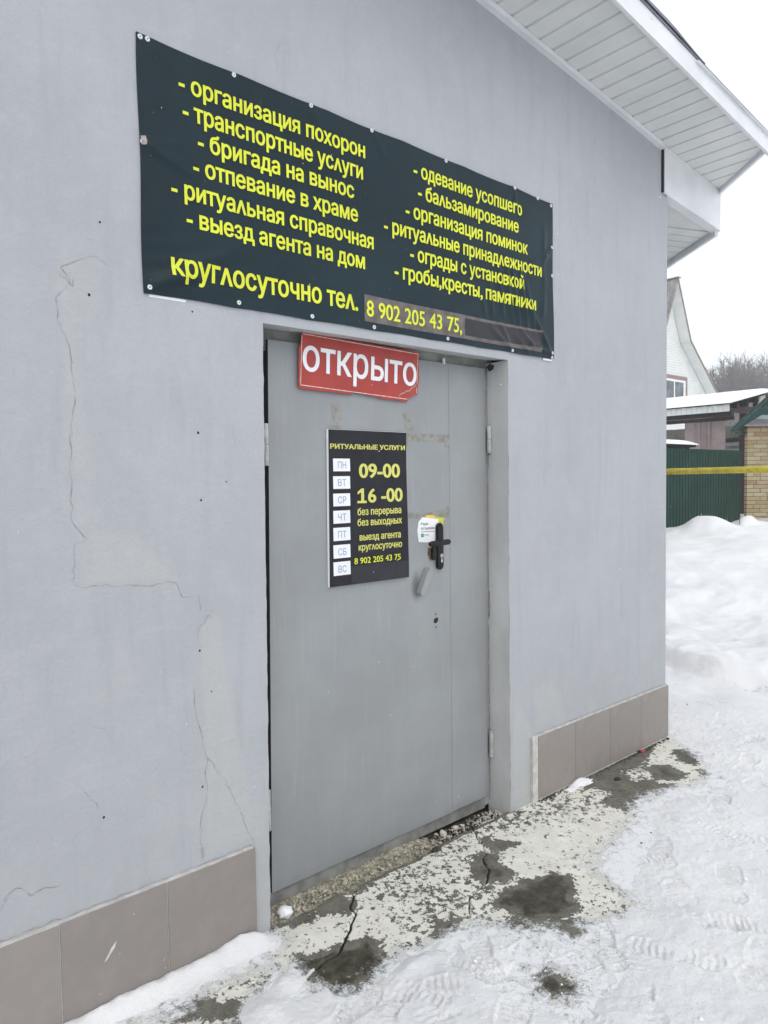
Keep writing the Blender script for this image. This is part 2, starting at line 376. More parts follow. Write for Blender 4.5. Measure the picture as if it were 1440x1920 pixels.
# numpy value noise
_perm = rng.random((256, 256))
def vnoise(x, y, seed=0):
    xi = np.floor(x).astype(int); yi = np.floor(y).astype(int); fx = x - xi; fy = y - yi
    fx = fx * fx * (3 - 2 * fx); fy = fy * fy * (3 - 2 * fy)
    g = lambda a, b: _perm[(a + seed * 37) % 256, (b + seed * 91) % 256]
    return (g(xi, yi) * (1 - fx) + g(xi + 1, yi) * fx) * (1 - fy) + (g(xi, yi + 1) * (1 - fx) + g(xi + 1, yi + 1) * fx) * fy
def fbm(x, y, f, oct=4, rough=0.5, seed=0):
    r = 0; a = 1; t = 0
    for k in range(oct): r = r + a * (vnoise(x * f, y * f, seed + k) - 0.5); t += a; a *= rough; f *= 2.03
    return r / t * 2
def sstep(x, a, b):
    t = np.clip((x - a) / (b - a), 0, 1); return t * t * (3 - 2 * t)
def seg_dist(x, y, pts, closed=False):
    d = np.full(x.shape, 1e9); n = len(pts)
    for i in range(n if closed else n - 1):
        ax, ay = pts[i]; bx, by = pts[(i + 1) % n]; vx, vy = bx - ax, by - ay
        t = np.clip(((x - ax) * vx + (y - ay) * vy) / (vx * vx + vy * vy + 1e-12), 0, 1)
        d = np.minimum(d, np.hypot(x - ax - t * vx, y - ay - t * vy))
    return d
def poly_sd(x, y, pts):
    """signed distance, positive inside"""
    d = seg_dist(x, y, pts, True); ins = np.zeros(x.shape, bool); n = len(pts)
    for i in range(n):
        ax, ay = pts[i]; bx, by = pts[(i + 1) % n]
        c = ((ay > y) != (by > y)) & (x < (bx - ax) * (y - ay) / ((by - ay) if by != ay else 1e-12) + ax); ins ^= c
    return np.where(ins, d, -d)

# ------------------------------------------------------------------ text helper
_tc = {}
def embolden(v, f, b):
    """push every outline vertex outwards by b (mitred)"""
    key = {}; w = []
    for i, p in enumerate(v):
        w.append(key.setdefault((round(float(p[0]), 5), round(float(p[1]), 5)), i))
    cnt = {}
    for q in f:
        a2 = sum(v[q[k]][0] * v[q[(k + 1) % len(q)]][1] - v[q[(k + 1) % len(q)]][0] * v[q[k]][1] for k in range(len(q)))
        q = [w[k] for k in q]
        if a2 < 0: q = q[::-1]
        for k in range(len(q)):
            e = (q[k], q[(k + 1) % len(q)])
            if e[::-1] in cnt: del cnt[e[::-1]]
            else: cnt[e] = 1
    nrm = {}
    for a, c in cnt:
        d = v[c][:2] - v[a][:2]; L = math.hypot(*d)
        if L < 1e-7: continue
        n = np.array([d[1], -d[0]]) / L
        nrm.setdefault(a, []).append(n); nrm.setdefault(c, []).append(n)
    out = v.copy()
    for i in range(len(v)):
        n = nrm.get(w[i])
        if not n: continue
        m = sum(n); L = math.hypot(*m)
        if L < 1e-6: continue
        m = m / L; k = 1 / max(.5, float(m.dot(n[0])))
        out[i, 0] += m[0] * b * k; out[i, 1] += m[1] * b * k * .6
    return out
def text_raw(body, bold):
    k = (body, bold)
    if k in _tc: return _tc[k]
    cu_ = bpy.data.curves.new("t", 'FONT'); cu_.body = body; cu_.size = 1.0; cu_.resolution_u = 4; cu_.fill_mode = 'NONE'
    o = bpy.data.objects.new("t", cu_); COL.objects.link(o)
    dg = bpy.context.evaluated_depsgraph_get(); me = bpy.data.meshes.new_from_object(o.evaluated_get(dg))
    pv = [Vector(w.co[:2]) for w in me.vertices]; pe = [tuple(e.vertices) for e in me.edges]
    # union of all contours: constrained triangulation, keep triangles with a non-zero winding number
    adj = {}
    for a, b in pe: adj.setdefault(a, []).append(b); adj.setdefault(b, []).append(a)
    seen = set(); loops = []
    for i in range(len(pv)):
        if i in seen or i not in adj: continue
        L = [i]; seen.add(i); c = i + 1 if i + 1 in adj[i] else adj[i][0]
        while c not in seen:
            L.append(c); seen.add(c); nx_ = [k for k in adj[c] if k not in seen]
            if not nx_: break
            c = nx_[0]
        loops.append(L)
    r = delaunay_2d_cdt(pv, pe, [], 0, 1e-6)
    ov = np.array([q[:] for q in r[0]]); tri = [tuple(q) for q in r[2]]
    cen = np.array([ov[list(q)].mean(0) for q in tri]); wind = np.zeros(len(tri))
    P = np.array([q[:] for q in pv])
    for L in loops:
        A = P[L]; Bq = np.roll(A, -1, 0)
        for a, b in zip(A, Bq):
            cr_ = (b[0] - a[0]) * (cen[:, 1] - a[1]) - (b[1] - a[1]) * (cen[:, 0] - a[0])
            wind += ((a[1] <= cen[:, 1]) & (b[1] > cen[:, 1]) & (cr_ > 0)).astype(int); wind -= ((a[1] > cen[:, 1]) & (b[1] <= cen[:, 1]) & (cr_ < 0)).astype(int)
    f = [q for q, w_ in zip(tri, wind) if abs(w_) > .5]
    used = sorted({i for q in f for i in q}); mp = {i: k for k, i in enumerate(used)}
    f = [tuple(mp[i] for i in q) for q in f]; v = np.c_[ov[used], np.zeros(len(used))]
    bpy.data.objects.remove(o); bpy.data.curves.remove(cu_); bpy.data.meshes.remove(me)
    if bold: v = embolden(v, f, bold)
    _tc[k] = (v, f); return v, f
def xh(bold, ch='x'):
    v, f = text_raw(ch, bold); return v[:, 1].max() - v[:, 1].min()
def text_on(body, x0, x1, zb, h, yfun, mat, parent, bold=0.022, ref='x', sub=0.03, name='word', slope=0.0, x0b=None):
    """lettering from x0 to x1 with baseline zb and height h of the reference letter, laid on surface y=yfun(x,z)"""
    v, f = text_raw(body, bold)
    rv, _ = text_raw(ref, bold); base = rv[:, 1].min(); rh = rv[:, 1].max() - base
    sx = (x1 - x0) / (v[:, 0].max() - v[:, 0].min()); sz = h / rh
    X = x0 + (v[:, 0] - v[:, 0].min()) * sx; Z = zb + (v[:, 1] - base) * sz + slope * (X - x0)
    # one object per word: split where the gap between glyphs is a space
    iv = sorted((min(v[i][0] for i in q), max(v[i][0] for i in q), k) for k, q in enumerate(f)); groups = []; end = -1e9
    for a_, b_, k in iv:
        if a_ > end + .13: groups.append([])
        groups[-1].append(k); end = max(end, b_)
    last = None
    for gr_ in groups: last = _word(X, Z, [f[k] for k in gr_], yfun, mat, parent, sub, name)
    return last
def _word(X, Z, f, yfun, mat, parent, sub, name):
    used = sorted({i for q in f for i in q}); mp = {i: k for k, i in enumerate(used)}; f = [[mp[i] for i in q] for q in f]; X = X[used]; Z = Z[used]
    bm = bmesh.new(); vs = [bm.verts.new((x, 0, z)) for x, z in zip(X, Z)]
    for q in f:
        try: bm.faces.new([vs[i] for i in q])
        except ValueError: pass
    if sub:
        for _ in range(2):
            es = [e for e in bm.edges if e.calc_length() > sub]
            if not es: break
            bmesh.ops.subdivide_edges(bm, edges=es, cuts=1)
            bmesh.ops.triangulate(bm, faces=bm.faces)
    for w in bm.verts: w.co.y = yfun(w.co.x, w.co.z)
    bmesh.ops.recalc_face_normals(bm, faces=bm.faces)
    if sum(q.normal.y for q in bm.faces) > 0: bmesh.ops.reverse_faces(bm, faces=bm.faces)
    me = bpy.data.meshes.new(name); bm.to_mesh(me); bm.free()
    return link_mesh(name, me, mat, parent)

# ================================================================== GEOMETRY CONSTANTS
OX0, OX1, OZ = 1.250, 2.535, 2.093            # doorway in the wall plane y=0
CX = 3.960                                     # building corner
RX, RZ, RM = 2.381, 3.6115, -0.1211            # gable rake: soffit height at x
zs = lambda x: RZ + RM * (x - RX)
EAVE = 0.76                                    # the side wall and eave run obliquely: dx/dy
# ------------------------------------------------------------------ ground polygons (metres)
PATCH = [
 [(1.236,-.203),(1.334,-.222),(1.408,-.269),(1.454,-.271),(1.451,-.332),(1.439,-.394),(1.391,-.432),(1.358,-.426),(1.308,-.414),(1.258,-.423),(1.221,-.406),(1.221,-.359),(1.21,-.295),(1.193,-.257)],
 [(1.944,-.432),(2.046,-.41),(2.163,-.419),(2.263,-.445),(2.302,-.493),(2.211,-.556),(2.148,-.635),(2.044,-.606),(1.962,-.575),(1.883,-.602),(1.885,-.566),(1.975,-.481)],
 [(2.129,-.152),(2.182,-.185),(2.144,-.261),(2.146,-.328),(2.079,-.343),(2.017,-.288),(2.054,-.22)],
 [(1.741,-.757),(1.792,-.769),(1.797,-.845),(1.808,-.886),(1.73,-.854),(1.694,-.793)],
 [(2.99,.004),(3.115,-.022),(3.389,.009),(3.644,-.018),(3.724,-.038),(3.506,-.097),(3.326,-.077),(3.229,-.212),(3.328,-.258),(3.348,-.362),(3.243,-.389),(3.202,-.271),(3.114,-.35),(2.963,-.327),(2.947,-.238),(3.078,-.2),(3.053,-.095)],
 [(3.472,-.163),(3.561,-.22),(3.542,-.319),(3.443,-.341),(3.388,-.269)],
 [(3.816,-.149),(3.89,-.189),(3.866,-.247),(3.688,-.312),(3.7,-.224)],
 [(3.646,-.368),(3.642,-.433),(3.615,-.453),(3.618,-.389)],
 [(1.312,-.031),(1.401,-.017),(1.53,-.011),(1.528,-.115),(1.491,-.097),(1.419,-.048),(1.351,-.031)],
 [(1.71,-.378),(1.752,-.401),(1.71,-.432),(1.653,-.408)],
 [(1.993,-.642),(2.069,-.7),(2.051,-.733),(1.979,-.707),(1.964,-.675)],
 [(2.26,-.094),(2.315,-.189),(2.247,-.187),(2.222,-.135)],
 [(.859,-.115),(.897,-.178),(.957,-.231),(.942,-.26),(.845,-.182)],
 [(.807,-.099),(.837,-.125),(.831,-.148),(.814,-.14)]]
WETNESS = [1.0, 1.05, 0.75, 1.1, 0.35, 0.75, 1.5, 1.3, 0.2, 0.8, 0.8, 0.8, 0.4, 0.5, 0.25]
EXPO = [(.60,-.05),(.771,-.164),(.833,-.136),(.958,-.128),(1.062,-.124),(1.146,-.131),(1.242,-.091),(1.24,.2),(2.6,.2),(2.782,.2),(2.961,.2),(3.98,.2),(3.93,-.10),(3.721,-.39),(3.496,-.454),(3.3,-.359),(3.044,-.362),(3.0,-.40),(2.86,-.46),(2.72,-.50),(2.60,-.56),(2.52,-.62),(2.40,-.68),(2.30,-.78),(2.221,-.804),(2.117,-.732),(2.024,-.709),(1.926,-.603),(1.83,-.517),(1.678,-.459),(1.572,-.438),(1.475,-.388),(1.393,-.417),(1.329,-.455),(1.234,-.417),(1.181,-.325),(1.197,-.21),(1.151,-.187),(1.064,-.252),(.989,-.302),(.919,-.334),(.748,-.183)]
CRACKS = [[(1.60,.02),(1.59,-.027),(1.52,-.09),(1.514,-.135),(1.43,-.20),(1.36,-.25),(1.27,-.262),(1.188,-.284)],
          [(2.30,.02),(2.235,-.07),(2.191,-.151),(2.13,-.19),(2.10,-.25),(2.013,-.309),(1.90,-.33),(1.805,-.415)],
          [(1.514,-.135),(1.553,-.19),(1.532,-.253),(1.54,-.31),(1.522,-.376)],
          [(0.80,-.13),(1.0,-.15),(1.1,-.22),(1.18,-.285)]]
def jitter_line(pts, step=0.02, amp=0.006, seed=1):
    r = random.Random(seed); out = [pts[0]]
    for a, b in zip(pts[:-1], pts[1:]):
        n = max(1, int(math.hypot(b[0] - a[0], b[1] - a[1]) / step))
        for k in range(1, n + 1):
            t = k / n; j = amp if k < n else amp * .3
            out.append((a[0] + (b[0] - a[0]) * t + r.uniform(-j, j), a[1] + (b[1] - a[1]) * t + r.uniform(-j, j)))
    return out
CRACKS = [jitter_line(c, 0.02, 0.006, i) for i, c in enumerate(CRACKS)]

def axis(parts):
    out = []
    for a, b, s in parts:
        n = max(1, int(round((b - a) / s))); out += list(a + (b - a) * np.arange(n) / n)
    out.append(parts[-1][1]); return np.array(out)
def grow(a, b, s0, k=1.06):
    out = []; x = a; s = s0
    while x < b: out.append(x); x += s; s *= k
    return out

# ------------------------------------------------------------------ pavement slab (concrete apron)
def build_pavement():
    xs = axis([(-1.5, 0.5, 0.05), (0.5, 3.0, 0.0042), (3.0, 4.3, 0.007), (4.3, 6.2, 0.05)])
    ys = axis([(-2.6, -1.0, 0.04), (-1.0, 0.012, 0.0045)])
    X, Y = np.meshgrid(xs, ys)
    # broken front edge along the door recess
    last = Y[-1]
    edge = 0.004 * np.sin(xs * 9) + 0.010 * fbm(xs, xs * 0, 14, 3, seed=3)
    inside = (xs > OX0 - .02) & (xs < OX1 + .03)
    off = np.where(inside, edge - 0.006 + 0.012 * (xs - 1.9), 0.03)
    notch = np.exp(-((xs - 1.60) / 0.035) ** 2) * 0.045
    off = np.where(inside, off - notch, off)
    w = sstep(Y, -0.10, 0.012)
    Y = Y + w * (off[None, :])
    wet = np.zeros(X.shape); paint = np.ones(X.shape) * 0.655; 
    for P, wv in zip(PATCH, WETNESS):
        cx = sum(p[0] for p in P) / len(P); cy = sum(p[1] for p in P) / len(P)
        sel = (abs(X - cx) < 0.6) & (abs(Y - cy) < 0.45)
        sd = poly_sd(X[sel], Y[sel], P); sd = sd + .034 * fbm(X[sel], Y[sel], 22, 5, .62, seed=77); m = sstep(sd, -0.045, 0.030)
        paint[sel] = np.minimum(paint[sel], 0.66 - 0.60 * m)
        wet[sel] = np.maximum(wet[sel], m * wv * (0.55 + 0.45 * sstep(sd, 0, 0.06)))
    # peppered flaking
    pep = sstep(fbm(X, Y, 2.6, 3, seed=9), -0.25, 0.55)
    paint -= 0.12 * pep
    paint -= 0.10 * np.exp(-((X - 1.75) / .26) ** 2 - ((Y + .28) / .16) ** 2)
    paint -= 0.11 * np.exp(-((X - 1.05) / .25) ** 2 - ((Y + .24) / .09) ** 2)
    paint -= 0.07 * np.exp(-((X - 2.5) / .35) ** 2 - ((Y + .10) / .10) ** 2)
    paint = np.where(Y > -0.004 + off[None, :] * w, 0.1, paint)
    sdx = poly_sd(X, Y, EXPO)
    for (ex_, ey_, er_) in ((1.755, -.82, .075), (2.02, -.70, .05)): sdx = np.maximum(sdx, er_ - np.hypot(X - ex_, (Y - ey_)))
    dust = sstep(sdx + .03 * fbm(X, Y, 12, 4, .6, seed=15), 0.16, -0.05) * 0.80
    dust += 0.30 * np.exp(-((X - 2.42) / .22) ** 2 - ((Y + .42) / .13) ** 2)
    dust += 0.50 * np.exp(-((X - 2.80) / .26) ** 2 - ((Y + .22) / .20) ** 2) * (.75 + .7 * fbm(X, Y, 9, 3, seed=17))
    dust += 0.40 * np.exp(-((X - 2.45) / .2) ** 2 - ((Y + .55) / .13) ** 2)
    dust += 0.25 * np.exp(-((X - 1.75) / .2) ** 2 - ((Y + .44) / .05) ** 2)
    ck = np.full(X.shape, 1e9)
    for i, c in enumerate(CRACKS):
        ck = np.minimum(ck, seg_dist(X, Y, c) + (0.0, 0.0012, 0.0035, 0.004)[i])
    wid = 0.0036 + 0.0024 * fbm(X, Y, 9, 2, seed=5)
    crk = sstep(ck, wid + 0.003, wid * 0.4)
    Z = 0.0015 * fbm(X, Y, 3, 4, seed=2) - 0.014 * crk + 0.004 * fbm(X, Y, 0.8, 2, seed=4)
    Z += 0.006 * sstep(seg_dist(X, Y, CRACKS[0]), 0.2, 0.0) * (X > 1.4)
    me = grid_mesh('pavement', X, Y, Z)
    for n, a in (('wet', wet), ('paint', paint), ('dust', dust), ('crk', crk)): vattr(me, n, a)
    o = link_mesh('pavement', me, 'pave'); tag(o, kind='structure')
    o['label'] = "wet concrete apron with flaking cream paint and cracks in front of the door"
    # broken vertical edge of the slab towards the recess
    mb = MB(); n = len(xs); top = [(float(X[-1, i]), float(Y[-1, i]), float(Z[-1, i])) for i in range(n) if OX0 - .1 < xs[i] < OX1 + .1]
    k = len(top)
    mb.add(top + [(a, b + 0.004 + 0.004 * math.sin(a * 60), -0.07) for a, b, c in top], [(i, i + 1, i + 1 + k, i + k) for i in range(k - 1)])
    tag(mb.build('pavement_edge', 'slabside', smooth=False), kind='structure')
build_pavement()

# ------------------------------------------------------------------ snow cover over everything else
FP = [(2.692,-.938,.5),(2.453,-1.07,2.2),(2.031,-.808,.9),(1.893,-.858,1.2),(1.815,-.689,.4),(1.85,-.80,2.9),(1.397,-.575,1.9),(1.195,-.50,.3),(1.55,-.651,2.6),(1.9,-1.019,.8),(1.685,-.573,1.0),(1.593,-.52,2.0),(2.714,-.647,.6),(3.069,-.727,1.4),(2.579,-.60,2.7),(2.442,-.896,.9),(1.894,-.65,.2),(2.091,-.77,1.1),(1.296,-.56,.7),(2.9,-.5,2.9),(3.3,-.62,.4),(3.6,-.7,.9),(3.2,-1.0,2.3),(1.7,-.95,1.6),(1.5,-.85,.5),(3.9,-.5,.2),(4.2,-.35,2.8),(4.5,-.1,.3),(2.3,-1.2,.2),(2.15,-1.0,2.0),(4.8,.1,2.7),(4.1,-.8,.6),(1.35,-.75,1.3),(1.1,-.65,2.2),(3.45,-.95,.1)]
def build_snow():
    xs = np.array(sorted(set([-400, -150, -60, -30, -15, -8, -5, -3.5, -2.5, -1.8, -1.2, -.8, -.5, -.2, 0, .15, .25] + list(axis([(.35, 3.4, .0062), (3.4, 5.0, .010)])) + grow(5.0, 16, .014, 1.008)[1:] + grow(16.05, 600, .25, 1.16))))
    ys = np.array(sorted([-v for v in grow(1.35, 400, .02, 1.12)][::-1] + list(axis([(-1.33, .06, .0062)])) + grow(.075, 6, .013, 1.010)[1:] + grow(6.1, 400, .2, 1.16)))
    X, Y = np.meshgrid(xs, ys)
    r1 = fbm(X, Y, 1.7, 4, seed=21); r2 = fbm(X, Y, 9, 4, .55, seed=25); r3 = fbm(X, Y, 38, 3, .6, seed=28)
    far = sstep(np.hypot(X - 3.5, Y + .5), 4, 9)
    sdx = np.full(X.shape, -1.0)
    sel = (X > .3) & (X < 5.2) & (Y > -1.6) & (Y < .4)
    sdx[sel] = poly_sd(X[sel], Y[sel], EXPO)
    for (ex_, ey_, er_) in ((1.755, -.82, .075), (2.02, -.70, .05)): sdx = np.maximum(sdx, er_ - np.hypot(X - ex_, (Y - ey_)))
    sdx = sdx + .018 * fbm(X, Y, 14, 4, .6, seed=16)
    th = 0.020 * sstep(-sdx, -0.03, 0.20) - 0.006
    # trampled surface
    tr = sstep(X, 5.6, 4.2)
    Z = th + 0.006 * r1 + 0.007 * r2 * (0.5 + 0.5 * tr) + 0.0032 * r3 * tr
    Z = np.where(sdx > 0.05, np.minimum(Z, -0.02), Z)
    # foot prints with tread
    for (px_, py_, a) in FP:
        s_ = (abs(X - px_) < .22) & (abs(Y - py_) < .22)
        ca, sa = math.cos(a), math.sin(a); u = (X[s_] - px_) * ca + (Y[s_] - py_) * sa; v = -(X[s_] - px_) * sa + (Y[s_] - py_) * ca
        hw = 0.047 - 0.014 * np.exp(-((u + .03) / .035) ** 2)
        m = sstep(np.hypot(np.maximum(abs(u) - .10, 0), v) / hw, 1.08, 0.92)
        tread = np.where(np.sin(u * 2 * math.pi / 0.023 + abs(v) * 45 * np.sign(u + .02)) > 0.0, 1, 0)
        ring = sstep(abs(np.hypot(np.maximum(abs(u) - .10, 0), v) / hw - 1.12), .16, 0)
        keep = sdx[s_] < 0.02
        fr = np.clip(.55 + 1.5 * fbm(X[s_], Y[s_], 16, 3, seed=int(px_ * 50) % 40), 0, 1.15)
        Z[s_] += np.where(keep, (-0.0080 * m + 0.0060 * m * tread + 0.003 * ring) * fr, 0)
    # ridge of swept snow against the plinth on the left
    ridge = np.exp(-((Y + .035) / .035) ** 2) * sstep(X, 1.26, 1.12)
    Z += ridge * (0.030 + 0.012 * r2) + np.exp(-((X - 1.13) / .07) ** 2 - ((Y + .045) / .03) ** 2) * .018
    # tongue of softer snow near the crack
    Z += np.exp(-((X - 1.02) / .055) ** 2 - ((Y + .33) / .07) ** 2) * .028
    Z += np.exp(-((X - 1.13) / .05) ** 2 - ((Y + .26) / .04) ** 2) * .014
    Z += np.exp(-((X - 1.50) / .10) ** 2 - ((Y + .47) / .035) ** 2) * .018
    # small leftover by the right plinth
    Z += np.exp(-(((X - 3.03) * .93 + (Y + .035) * -.2) / .09) ** 2 - ((Y + .035) / .03) ** 2) * .05
    # far field: uneven bank rising towards the fence
    D = X + 0.35 * (Y - 1.0)
    ledge_x = 5.45 + 0.22 * fbm(X, Y, 1.1, 2, seed=40) - 0.15 * (Y - .4)
    ledge = sstep(X, ledge_x, ledge_x + .16) * sstep(Y, -0.9, 0.2) * 0.13
    bank = 0.50 * sstep(D, 6.2, 10.4) + 0.05 * sstep(D, 9, 13)
    Z += ledge + bank * sstep(Y, -3.0, 0.6) + far * (0.045 * r1 * sstep(D, 4.5, 6) + 0.010 * r2)
    Z += 0.05 * fbm(X, Y, 0.9, 3, seed=50) * sstep(D, 5.5, 8)
    rg = np.abs(fbm(X, Y, 2.3, 4, .55, seed=52)); rg2 = np.abs(fbm(X + 9, Y, 5.5, 3, .55, seed=55))
    Z += (.075 * (.3 - rg) + .016 * (.3 - rg2)) * sstep(D, 4.6, 5.6) * sstep(D, 9.5, 6.5)
    Z += (.04 * (.3 - rg) ) * sstep(D, 6.5, 8.5)
    # lumps left in front of the fence
    for (bx, by, bh, br) in ((11.25, 3.15, .20, .34), (12.12, 2.95, .17, .17), (12.45, 2.9, .07, .25), (10.45, 3.2, -.08, .35), (13.4, 2.6, .10, .6), (11.2, 2.3, .08, .6)):
        Z += bh * np.exp(-(((X - bx) / br) ** 2 + ((Y - by) / br) ** 2) ** 1.5)
    # dished hollows in the yard
    for (bx, by, bh, br) in ((5.05, .25, -.035, .25), (5.6, .0, -.05, .35), (6.3, .7, -.05, .4), (7.2, .9, -.06, .6), (6.0, -.4, .05, .3), (7.0, 1.6, .06, .5)):
        Z += bh * np.exp(-((X - bx) / br) ** 2 - ((Y - by) / (br * .6)) ** 2)
    # under the building (its oblique side wall) the sheet stays below the floor
    inb = (Y > 0.004) & (X < CX + EAVE * Y - .01) & (Y < 7.0) & (X > -4.5)
    Z = np.where(inb, -0.35, Z)
    dirt = np.zeros(X.shape)
    for (bx, by, br, a) in ((5.40, .42, .26, .7), (5.15, .50, .30, .55), (5.75, .35, .25, .5), (6.4, 1.15, .3, .6), (7.4, 1.5, .5, .35), (4.6, -.05, .2, .45), (4.25, -.15, .16, .5), (2.42, -1.08, .07, .8), (1.48, -.75, .05, .6), (5.0, -.2, .3, .35), (3.95, -.28, .12, .5), (6.9, .5, .5, .3), (2.95, -.33, .12, .5), (1.9, -.66, .1, .55), (2.2, -.62, .12, .5)):
        dirt = np.maximum(dirt, a * np.exp(-((X - bx) / br) ** 2 - ((Y - by) / (br * .6)) ** 2))
    dirt = np.maximum(dirt, 0.42 * tr * sstep(r1, -.1, .6) * (Y > -1.6))
    me = grid_mesh('snow', X, Y, Z); vattr(me, 'dirt', dirt)
    o = link_mesh('snow', me, 'snow'); tag(o, kind='structure')
    o['label'] = "trampled white snow with boot prints rising to a bank by the fence"
build_snow()
# ground under everything
mb = MB(); mb.add([(-450, -450, -.45), (650, -450, -.45), (650, 450, -.45), (-450, 450, -.45)], [(0, 1, 2, 3)])
tag(mb.build('ground', 'soil'), kind='structure')

# ================================================================== THE SHOP BUILDING
shop = empty('shop_building', (CX, 0, 0))
tag(shop, "pale lilac-grey rendered building with taupe tile plinth and grey steel door", "building")
def wall_y(x, z):
    return 0.0022 * np.sin(x * 2.1 + z * 1.3) + 0.0016 * np.sin(z * 4.3 - x * 3.1)
def wall_surf(x, z):
    x = np.asarray(x, float); z = np.asarray(z, float)
    near = sstep(x, 0.2, .5) * sstep(CX - x, 0.0, .2)
    edge = np.minimum.reduce([abs(x - OX0) + 10 * (z > OZ + .02), abs(x - OX1) + 10 * (z > OZ + .02), abs(z - OZ) + 10 * ((x < OX0 - .02) | (x > OX1 + .02))])
    return wall_y(x, z) * near * sstep(edge, 0, .15) * sstep(z, .33, .5)
def build_wall():
    xs = axis([(-4.4, .3, .2), (.3, OX0, .011), (OX0, OX1, .012), (OX1, CX, .012)])
    zr = axis([(-.1, .0, .05), (0, OZ, .012), (OZ, 3.2, .014)])
    X, Z = np.meshgrid(xs, zr)
    top = np.where(xs > .3, zs(np.maximum(xs, .3)), zs(.3) + RM * (.3 - xs)) + .03
    X = np.vstack([X, xs[None]]); Z = np.vstack([Z, top[None]])
    Y = wall_surf(X, Z)
    Xc = (X[:-1, :-1] + X[1:, 1:]) / 2; Zc = (Z[:-1, :-1] + Z[1:, 1:]) / 2
    # ragged arrises round the opening
    ji = np.isclose(xs, OX0); jo = np.isclose(xs, OX1)
    X[:, ji] += (-0.010 + .0105 * Z[:, ji]) * (Z[:, ji] < OZ + .01) + (0.003 * fbm(Z[:, ji], Z[:, ji] * 0, 22, 3, seed=70)); X[:, jo] += (0.003 * fbm(Z[:, jo], Z[:, jo] * 0, 22, 3, seed=71))
    # rounded lower arris (plaster swelling)
    keep = ~((Xc > OX0) & (Xc < OX1) & (Zc < OZ))
    patch = np.zeros(X.shape); grime = np.zeros(X.shape)
    def blob(arr, pts, s, a):
        sd = poly_sd(X, Z, pts); np.maximum(arr, a * sstep(sd, -s, s), out=arr)
    blob(patch, [(.60,2.20),(.72,2.22),(.73,2.06),(.66,1.95),(.70,1.6),(.67,1.40),(.80,1.26),(.64,1.25),(.62,1.5),(.60,2.05)], .03, .6)
    blob(patch, [(.66,1.44),(.80,1.42),(.95,1.25),(.66,1.26)], .03, .8)
    blob(patch, [(1.0,1.1),(1.08,1.15),(1.12,.8),(1.18,.5),(1.24,.34),(1.0,.34),(1.01,.6)], .03, .9)
    blob(patch, [(.5,1.15),(.9,1.2),(.95,1.0),(.7,.8),(.5,.9)], .12, .45)
    blob(patch, [(.43,1.0),(.55,1.05),(.6,.7),(.4,.6)], .1, .5)
    blob(patch, [(2.72,.33),(3.0,.34),(2.85,.60),(2.70,.55)], .05, .7)
    blob(patch, [(2.56,.0),(2.70,.0),(2.70,.36),(2.60,.5),(2.56,.4)], .02, .9)
    blob(patch, [(1.19,.0),(1.24,.0),(1.24,.45),(1.19,.45)], .01, .8)
    blob(patch, [(2.56,2.09),(2.85,2.09),(2.85,1.3),(3.0,.9),(2.9,.6),(2.6,1.0)], .12, .4)
    def gl(pts, w, a):
        d = seg_dist(X, Z, pts); np.maximum(grime, a * sstep(d, w, 0), out=grime)
    gl([(.62,2.165),(.70,2.19),(.64,2.12),(.60,2.07),(.605,2.0),(.635,1.9),(.64,1.75),(.627,1.6),(.627,1.5)], .045, .55)
    gl([(.60,2.25),(.78,2.28)], .08, .45)
    gl([(.64,1.30),(.76,1.27),(.70,1.35)], .06, .4)
    gl([(1.0,1.1),(1.0,1.02),(.98,.88),(.99,.75),(1.005,.6)], .05, .55)
    gl([(.90,1.05),(.93,.95)], .09, .35)
    gl([(.93,.72),(.95,.70)], .035, .8)
    gl([(.994,.37),(.995,.345)], .02, 1.3)
    gl([(1.0,.35),(1.18,.34)], .02, .6)
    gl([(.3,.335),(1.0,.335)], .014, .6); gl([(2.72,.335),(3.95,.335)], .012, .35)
    gl([(2.82,.75),(2.86,.50)], .05, .5)
    gl([(.48,.40),(.66,.45)], .05, .35)
    gl([(2.9,1.85),(3.0,1.7),(3.02,1.5)], .04, .35)
    gl([(1.22,.1),(1.22,.3)], .03, .4)
    gl([(.95,2.93),(1.05,2.92)], .03, .5); gl([(1.30,2.95),(1.34,3.0)], .02, .4)
    gl([(3.2,3.50),(3.96,3.40)], .05, .25)
    me = grid_mesh('wall', X, Y, Z, keep); vattr(me, 'patch', patch); vattr(me, 'grime', grime)
    o = link_mesh('wall', me, 'wall', shop)
    # oblique side wall, back and far left side
    mb = MB(); L = 7.0
    pts = [(CX, 0), (CX + EAVE * L, L), (-4.4, L), (-4.4, 0)]
    for a, b in zip(pts[:-1], pts[1:]):
        mb.add([(a[0], a[1], -.1), (b[0], b[1], -.1), (b[0], b[1], 3.35), (a[0], a[1], 3.35)], [(0, 1, 2, 3)])
    w2 = mb.build('wall', 'wall', shop)
    # reveals of the doorway
    def strip(name, P0, P1, depth_dir, mat, n=60):
        m_ = MB(); vs = []
        for j in range(6):
            for i in range(n + 1):
                t = i / n; s = j / 5
                p = Vector(P0) * (1 - t) + Vector(P1) * t + Vector(depth_dir) * s
                vs.append(p + Vector((random.uniform(-1, 1), 0, random.uniform(-1, 1))) * .0012 * (0 if j in (0,) else 1))
        m_.add(vs, [(j * (n + 1) + i, j * (n + 1) + i + 1, (j + 1) * (n + 1) + i + 1, (j + 1) * (n + 1) + i) for j in range(5) for i in range(n)])
        return m_.build(name, mat, shop, smooth=True)
    strip('reveal', (OX1, 0.0, -.06), (OX1, 0.0, OZ), (0.0, .135, 0), 'reveal')
    strip('reveal', (OX0 - .010, 0.001, -.06), (OX0 + .012, 0.001, OZ), (-.0, .20, 0), 'reveal')
